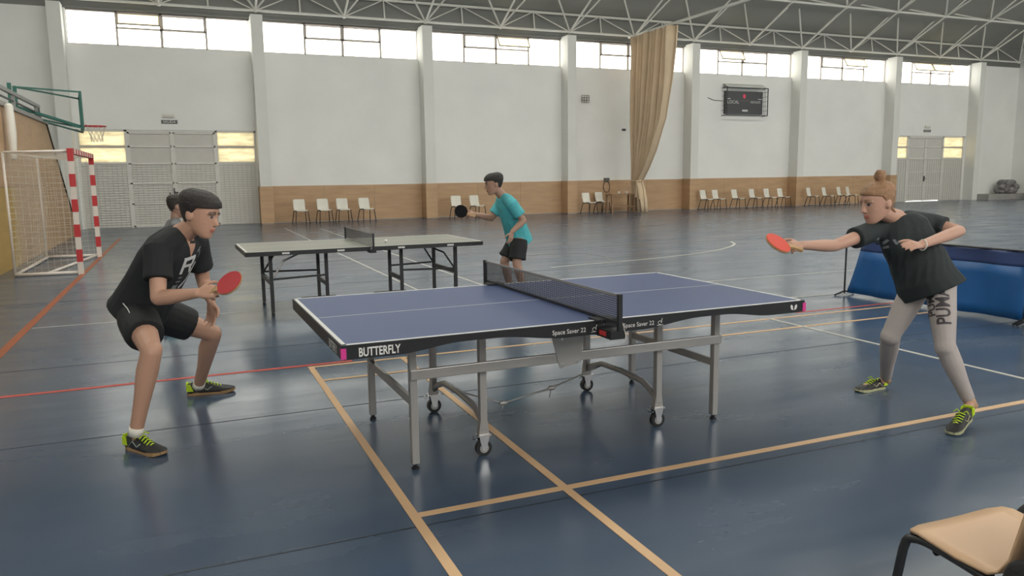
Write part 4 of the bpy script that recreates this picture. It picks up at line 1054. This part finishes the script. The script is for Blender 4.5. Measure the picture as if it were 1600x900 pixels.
# ---- player on the right
J = dict(pelvis=A(1450, 436, -2.86), chest=A(1420, 380, -2.76), neck=A(1402, 341, -2.70), head=A(1372, 316, -2.74),
         shR=A(1366, 361, -2.66), shL=A(1455, 350, -2.74), elR=A(1303, 384, -2.70), wrR=A(1252, 383, -2.84), elL=A(1499, 361, -2.90), wrL=A(1438, 383, -3.05),
         hipR=A(1430, 452, -2.78), hipL=A(1470, 452, -2.95), knR=A(1390, 527, -2.72), anR=A(1384, 592, -2.41), knL=A(1477, 545, -3.08), anL=A(1516, 630, -3.16))
tR = G(1338, 613); hR = tR + (G(1391, 604) - tR).normalized() * .255
tL = G(1485, 681); hL = A(1540, 648, -3.13); lift = .055; hL.z = 0; hL = tL + (hL - tL).normalized() * .255
right = person('red-haired player with a hair bun in a black t-shirt and pale leggings reaching forward', (hL + hR) / 2, J, dict(
    id='right', s=.90, hs=1.06, skin=(.50, .29, .21), U=(-.12, 0, 1), F=(-.97, .16, -.20), hair=(.30, .165, .085), hairgrow=.010,
    haircut=[((.105, .178), (.03, .160)), ((.035, .17), (-.045, .060))], hairextra=[((-.03, .262, 0), (.034, .034, .034)), ((-.022, .285, .008), (.022, .022, .018)), ((-.055, .272, -.005), (.018, .022, .022))],
    hairtufts=[([(-.07, .06, .03), (-.085, .04, .03)], [.01, .006])],
    handR=((-1, -.15, .0), (.1, -.75, .65), (-.2, .5, .7), 1.2, .9), handL=((-1, -.15, .1), (-.1, -.5, .85), (-.2, .8, .3), .35),
    footR=(hR, tR, 0.0), footL=(hL, tL, lift), shirt=M_tee2, legwear=M_legg, leggings=True, shirt_g=.022, hem=-.22, loose=.035, belly=.03, sleeve=.50, cuff=1.10,
    shoe=(M_shoe, M_sole2, M_lime, M_lime, mat('pale_gold_stripe', (.50, .46, .28), .4)), sock=.05, sockm=mat('peach_sock', (.52, .33, .20), .8)))
def up_text(tgt, root):
    # leggings lettering runs up the outer thigh
    me = text_mesh('PUMA', .108, .80, 0, .0022); a, b2 = J['knL'], J['hipL']; d = (b2 - a).normalized(); n = (CAM - lerp(a, b2, .5)); n = (n - d * n.dot(d)).normalized(); s_ = n.cross(d)
    O = lerp(a, b2, .66) + s_ * .004
    decal('lettering', me, O - s_ * .012, d, -s_ if (-s_).cross(d).dot(n) < 0 else s_, tgt, M_print_dark, root, .003, 2)
    me2 = text_mesh('PUMA', .055, 1.2, 0, .0015)
    decal('lettering', me2, O + s_ * .052 + d * .03, d, -s_ if (-s_).cross(d).dot(n) < 0 else s_, tgt, M_print_dark, root, .0035, 2)
up_text(right['leg'], right['root'])
nn_ = (CAM - J['chest']).normalized(); ux = V((0, 0, 1)).cross(nn_).normalized(); uy = nn_.cross(ux)
pr = MB(); pr.bm.free(); 
pm = poly2d([[(-.17, .00), (-.145, .03), (-.14, -.012), (-.165, -.02)], [(-.13, .0), (-.10, .018), (-.085, .01), (-.12, -.02)], [(-.125, -.03), (-.09, -.02), (-.085, -.035), (-.12, -.045)], [(-.07, .015), (-.055, .02), (-.035, -.01), (-.05, -.015)], [(-.04, .01), (-.01, .015), (-.01, 0), (-.04, -.005)]])
decal('shirt_print', pm, lerp(J['chest'], J['neck'], .02) - uy * .0 + ux * -.02, ux, uy, right['shirt'], M_print_grey, right['root'], .003, 3)
MB().tube([J['wrL'] + (V((.0, -.6, 1)).normalized() * math.cos(t) + V((.2, 1, .6)).normalized() * math.sin(t)) * .031 + V((.02, 0, 0)) for t in [2 * math.pi * i / 14 for i in range(14)]], .004, 5, True).build('wristband', M_white, right['root'], True)
nr_ = V((.18, -.62, .78)).normalized(); hdl = V((.93, .05, -.35)); hdl = (hdl - nr_ * hdl.dot(nr_)).normalized()
bat('table_tennis_bat', J['wrR'] + V((-.060, -.022, -.012)) - hdl * .13, nr_, hdl, (M_rubber_orange, M_black), 'bright red bat held out by the red-haired player')

# ---- boy in turquoise at the far table
YB2 = 2.15
def B(px, py, dy=0): return A(px, py, YB2 + dy)
fx = B(797, 400); gx0 = V((fx.x, 2.05, 0))
J = dict(pelvis=B(809, 368, .08), chest=B(797, 330, .02), neck=B(786, 307, 0), head=B(772, 287, 0), shR=B(783, 318, .17), shL=B(800, 319, -.17), elR=B(768, 341, .20), wrR=B(743, 335, .10),
         elL=B(818, 345, -.22), wrL=B(800, 362, -.25), hipR=B(806, 378, .14), hipL=B(811, 379, -.06), knR=V((fx.x - .02, YB2 + .14, .49)), knL=V((fx.x + .04, YB2 - .10, .49)),
         anR=V((fx.x + .08, YB2 + .15, .09)), anL=V((fx.x + .14, YB2 - .12, .09)))
ft = lambda a: (V((a.x + .07, a.y, 0)), V((a.x - .20, a.y - .02, 0)), 0.0)
boy = person('dark-haired boy in a turquoise shirt and black shorts at the far table', (gx0.x, YB2, 0), J, dict(
    id='boy', s=.95, hs=1.06, skin=(.40, .24, .17), U=(-.10, 0, 1), F=(-.95, .22, -.16), hair=(.022, .018, .016), hairgrow=.016, haircut=[((.12, .160), (.0, .152)), ((.02, .16), (-.045, .055))],
    handR=((-1, -.1, .05), (0, -.8, .5), (0, .5, .8), 1.1, .9), handL=((-.25, -.1, -1), (.3, -.9, 0), (-.9, -.2, 0), .4),
    footR=ft(J['anR']), footL=ft(J['anL']), shirt=M_turq, legwear=M_short, short=.80, flare=.012, shirt_g=.02, hem=-.16, loose=.02, sleeve=.70, cuff=1.12,
    shoe=(M_shoe, M_sole2, M_white, M_black, M_stripe)))
nr_ = V((-.25, -.95, .15)).normalized(); hdl = V((.9, -.2, -.35)); hdl = (hdl - nr_ * hdl.dot(nr_)).normalized()
bat('table_tennis_bat', J['wrR'] + V((-.055, -.02, -.006)) - hdl * .13, nr_, hdl, (M_blackrub, M_rubber_red), 'black bat held out by the boy in turquoise')

# ---- child mostly hidden behind the left player
g0_ = G(268, 521); kx, ky = g0_.x, g0_.y
def K(dx, dy, z): return V((kx + dx, ky + dy, z))
hd_ = A(277, 322, ky)
J = dict(pelvis=K(.0, 0, .68), chest=K(.02, 0, .90), neck=V((hd_.x - .03, ky, hd_.z - .14)), head=hd_, shR=K(.02, -.13, .98), shL=K(.03, .13, .98), elR=K(.02, -.16, .78), wrR=K(.14, -.13, .68), elL=K(.03, .16, .78), wrL=K(.14, .13, .68),
         hipR=K(0, -.07, .64), hipL=K(0, .07, .64), knR=K(.05, -.07, .36), knL=K(.05, .08, .36), anR=K(0, -.06, .08), anL=K(0, .10, .08))
J['chest'] = lerp(J['pelvis'], J['neck'], .6); J['shR'] = J['neck'] + V((0, -.13, -.05)); J['shL'] = J['neck'] + V((0, .13, -.05))
kid = person('child with spiky dark hair mostly hidden behind the left player', (kx, ky, 0), J, dict(
    id='kid', s=.72, hs=.95, skin=(.36, .21, .15), U=(-.05, 0, 1), F=(.93, .15, -.10), hair=(.03, .024, .02), hairgrow=.010, haircut=[((.105, .165), (.0, .15)), ((.01, .16), (-.05, .05))],
    hairtufts=[([(-.05, .21, .02), (-.075, .245, .02)], [.010, .006]), ([(-.02, .22, 0), (.0, .255, .0)], [.010, .006])],
    handR=((1, 0, -.2), (0, -1, 0), (0, 0, 1), .6), handL=((1, 0, -.2), (0, 1, 0), (0, 0, 1), .6),
    footR=(K(-.06, -.06, 0), K(.16, -.07, 0), 0.0), footL=(K(-.06, .10, 0), K(.16, .10, 0), 0.0), shirt=mat('grey_tee', (.16, .165, .17), .8), legwear=M_short, short=.75, sleeve=.6,
    shoe=(mat('turquoise_shoe', (.22, .50, .46), .6), M_black, M_white, M_black, M_stripe)))

# ---- jacket over the near chair and a dark bag beside it
jk = MB()
for i in range(16):
    u = i / 15; jk.ell((1.10 + .36 * u, -5.115 + .015 * math.sin(i * 2.1), .60 + .03 * math.sin(i * 1.7)), (.05, .05, .20 + .02 * math.sin(i * 3)))
jk.ell((1.025, -5.055, .45), (.035, .045, .09)); jk.ell((1.04, -5.075, .38), (.05, .05, .10)); jk.ell((1.06, -5.10, .52), (.05, .04, .16))
ja = remesh(jk, 'jacket', mat('black_jacket_cloth', (.012, .012, .013), .85, bump=.5, bscale=20), None, .012, 4)
tag(ja, 'black jacket hung over the back of the near cream chair', 'jacket')
bk_ = MB(); bk_.ell((1.75, -4.70, .22), (.17, .14, .22)).ell((1.80, -4.78, .2), (.19, .14, .2)).limb([(1.68, -4.66, .38), (1.72, -4.66, .45), (1.82, -4.70, .46), (1.88, -4.72, .36)], [.015, .015, .015, .015])
ba = remesh(bk_, 'bag', mat('black_bag_cloth', (.014, .014, .015), .8), None, .012, 3); tag(ba, 'black bag standing behind the near cream chair', 'bag')
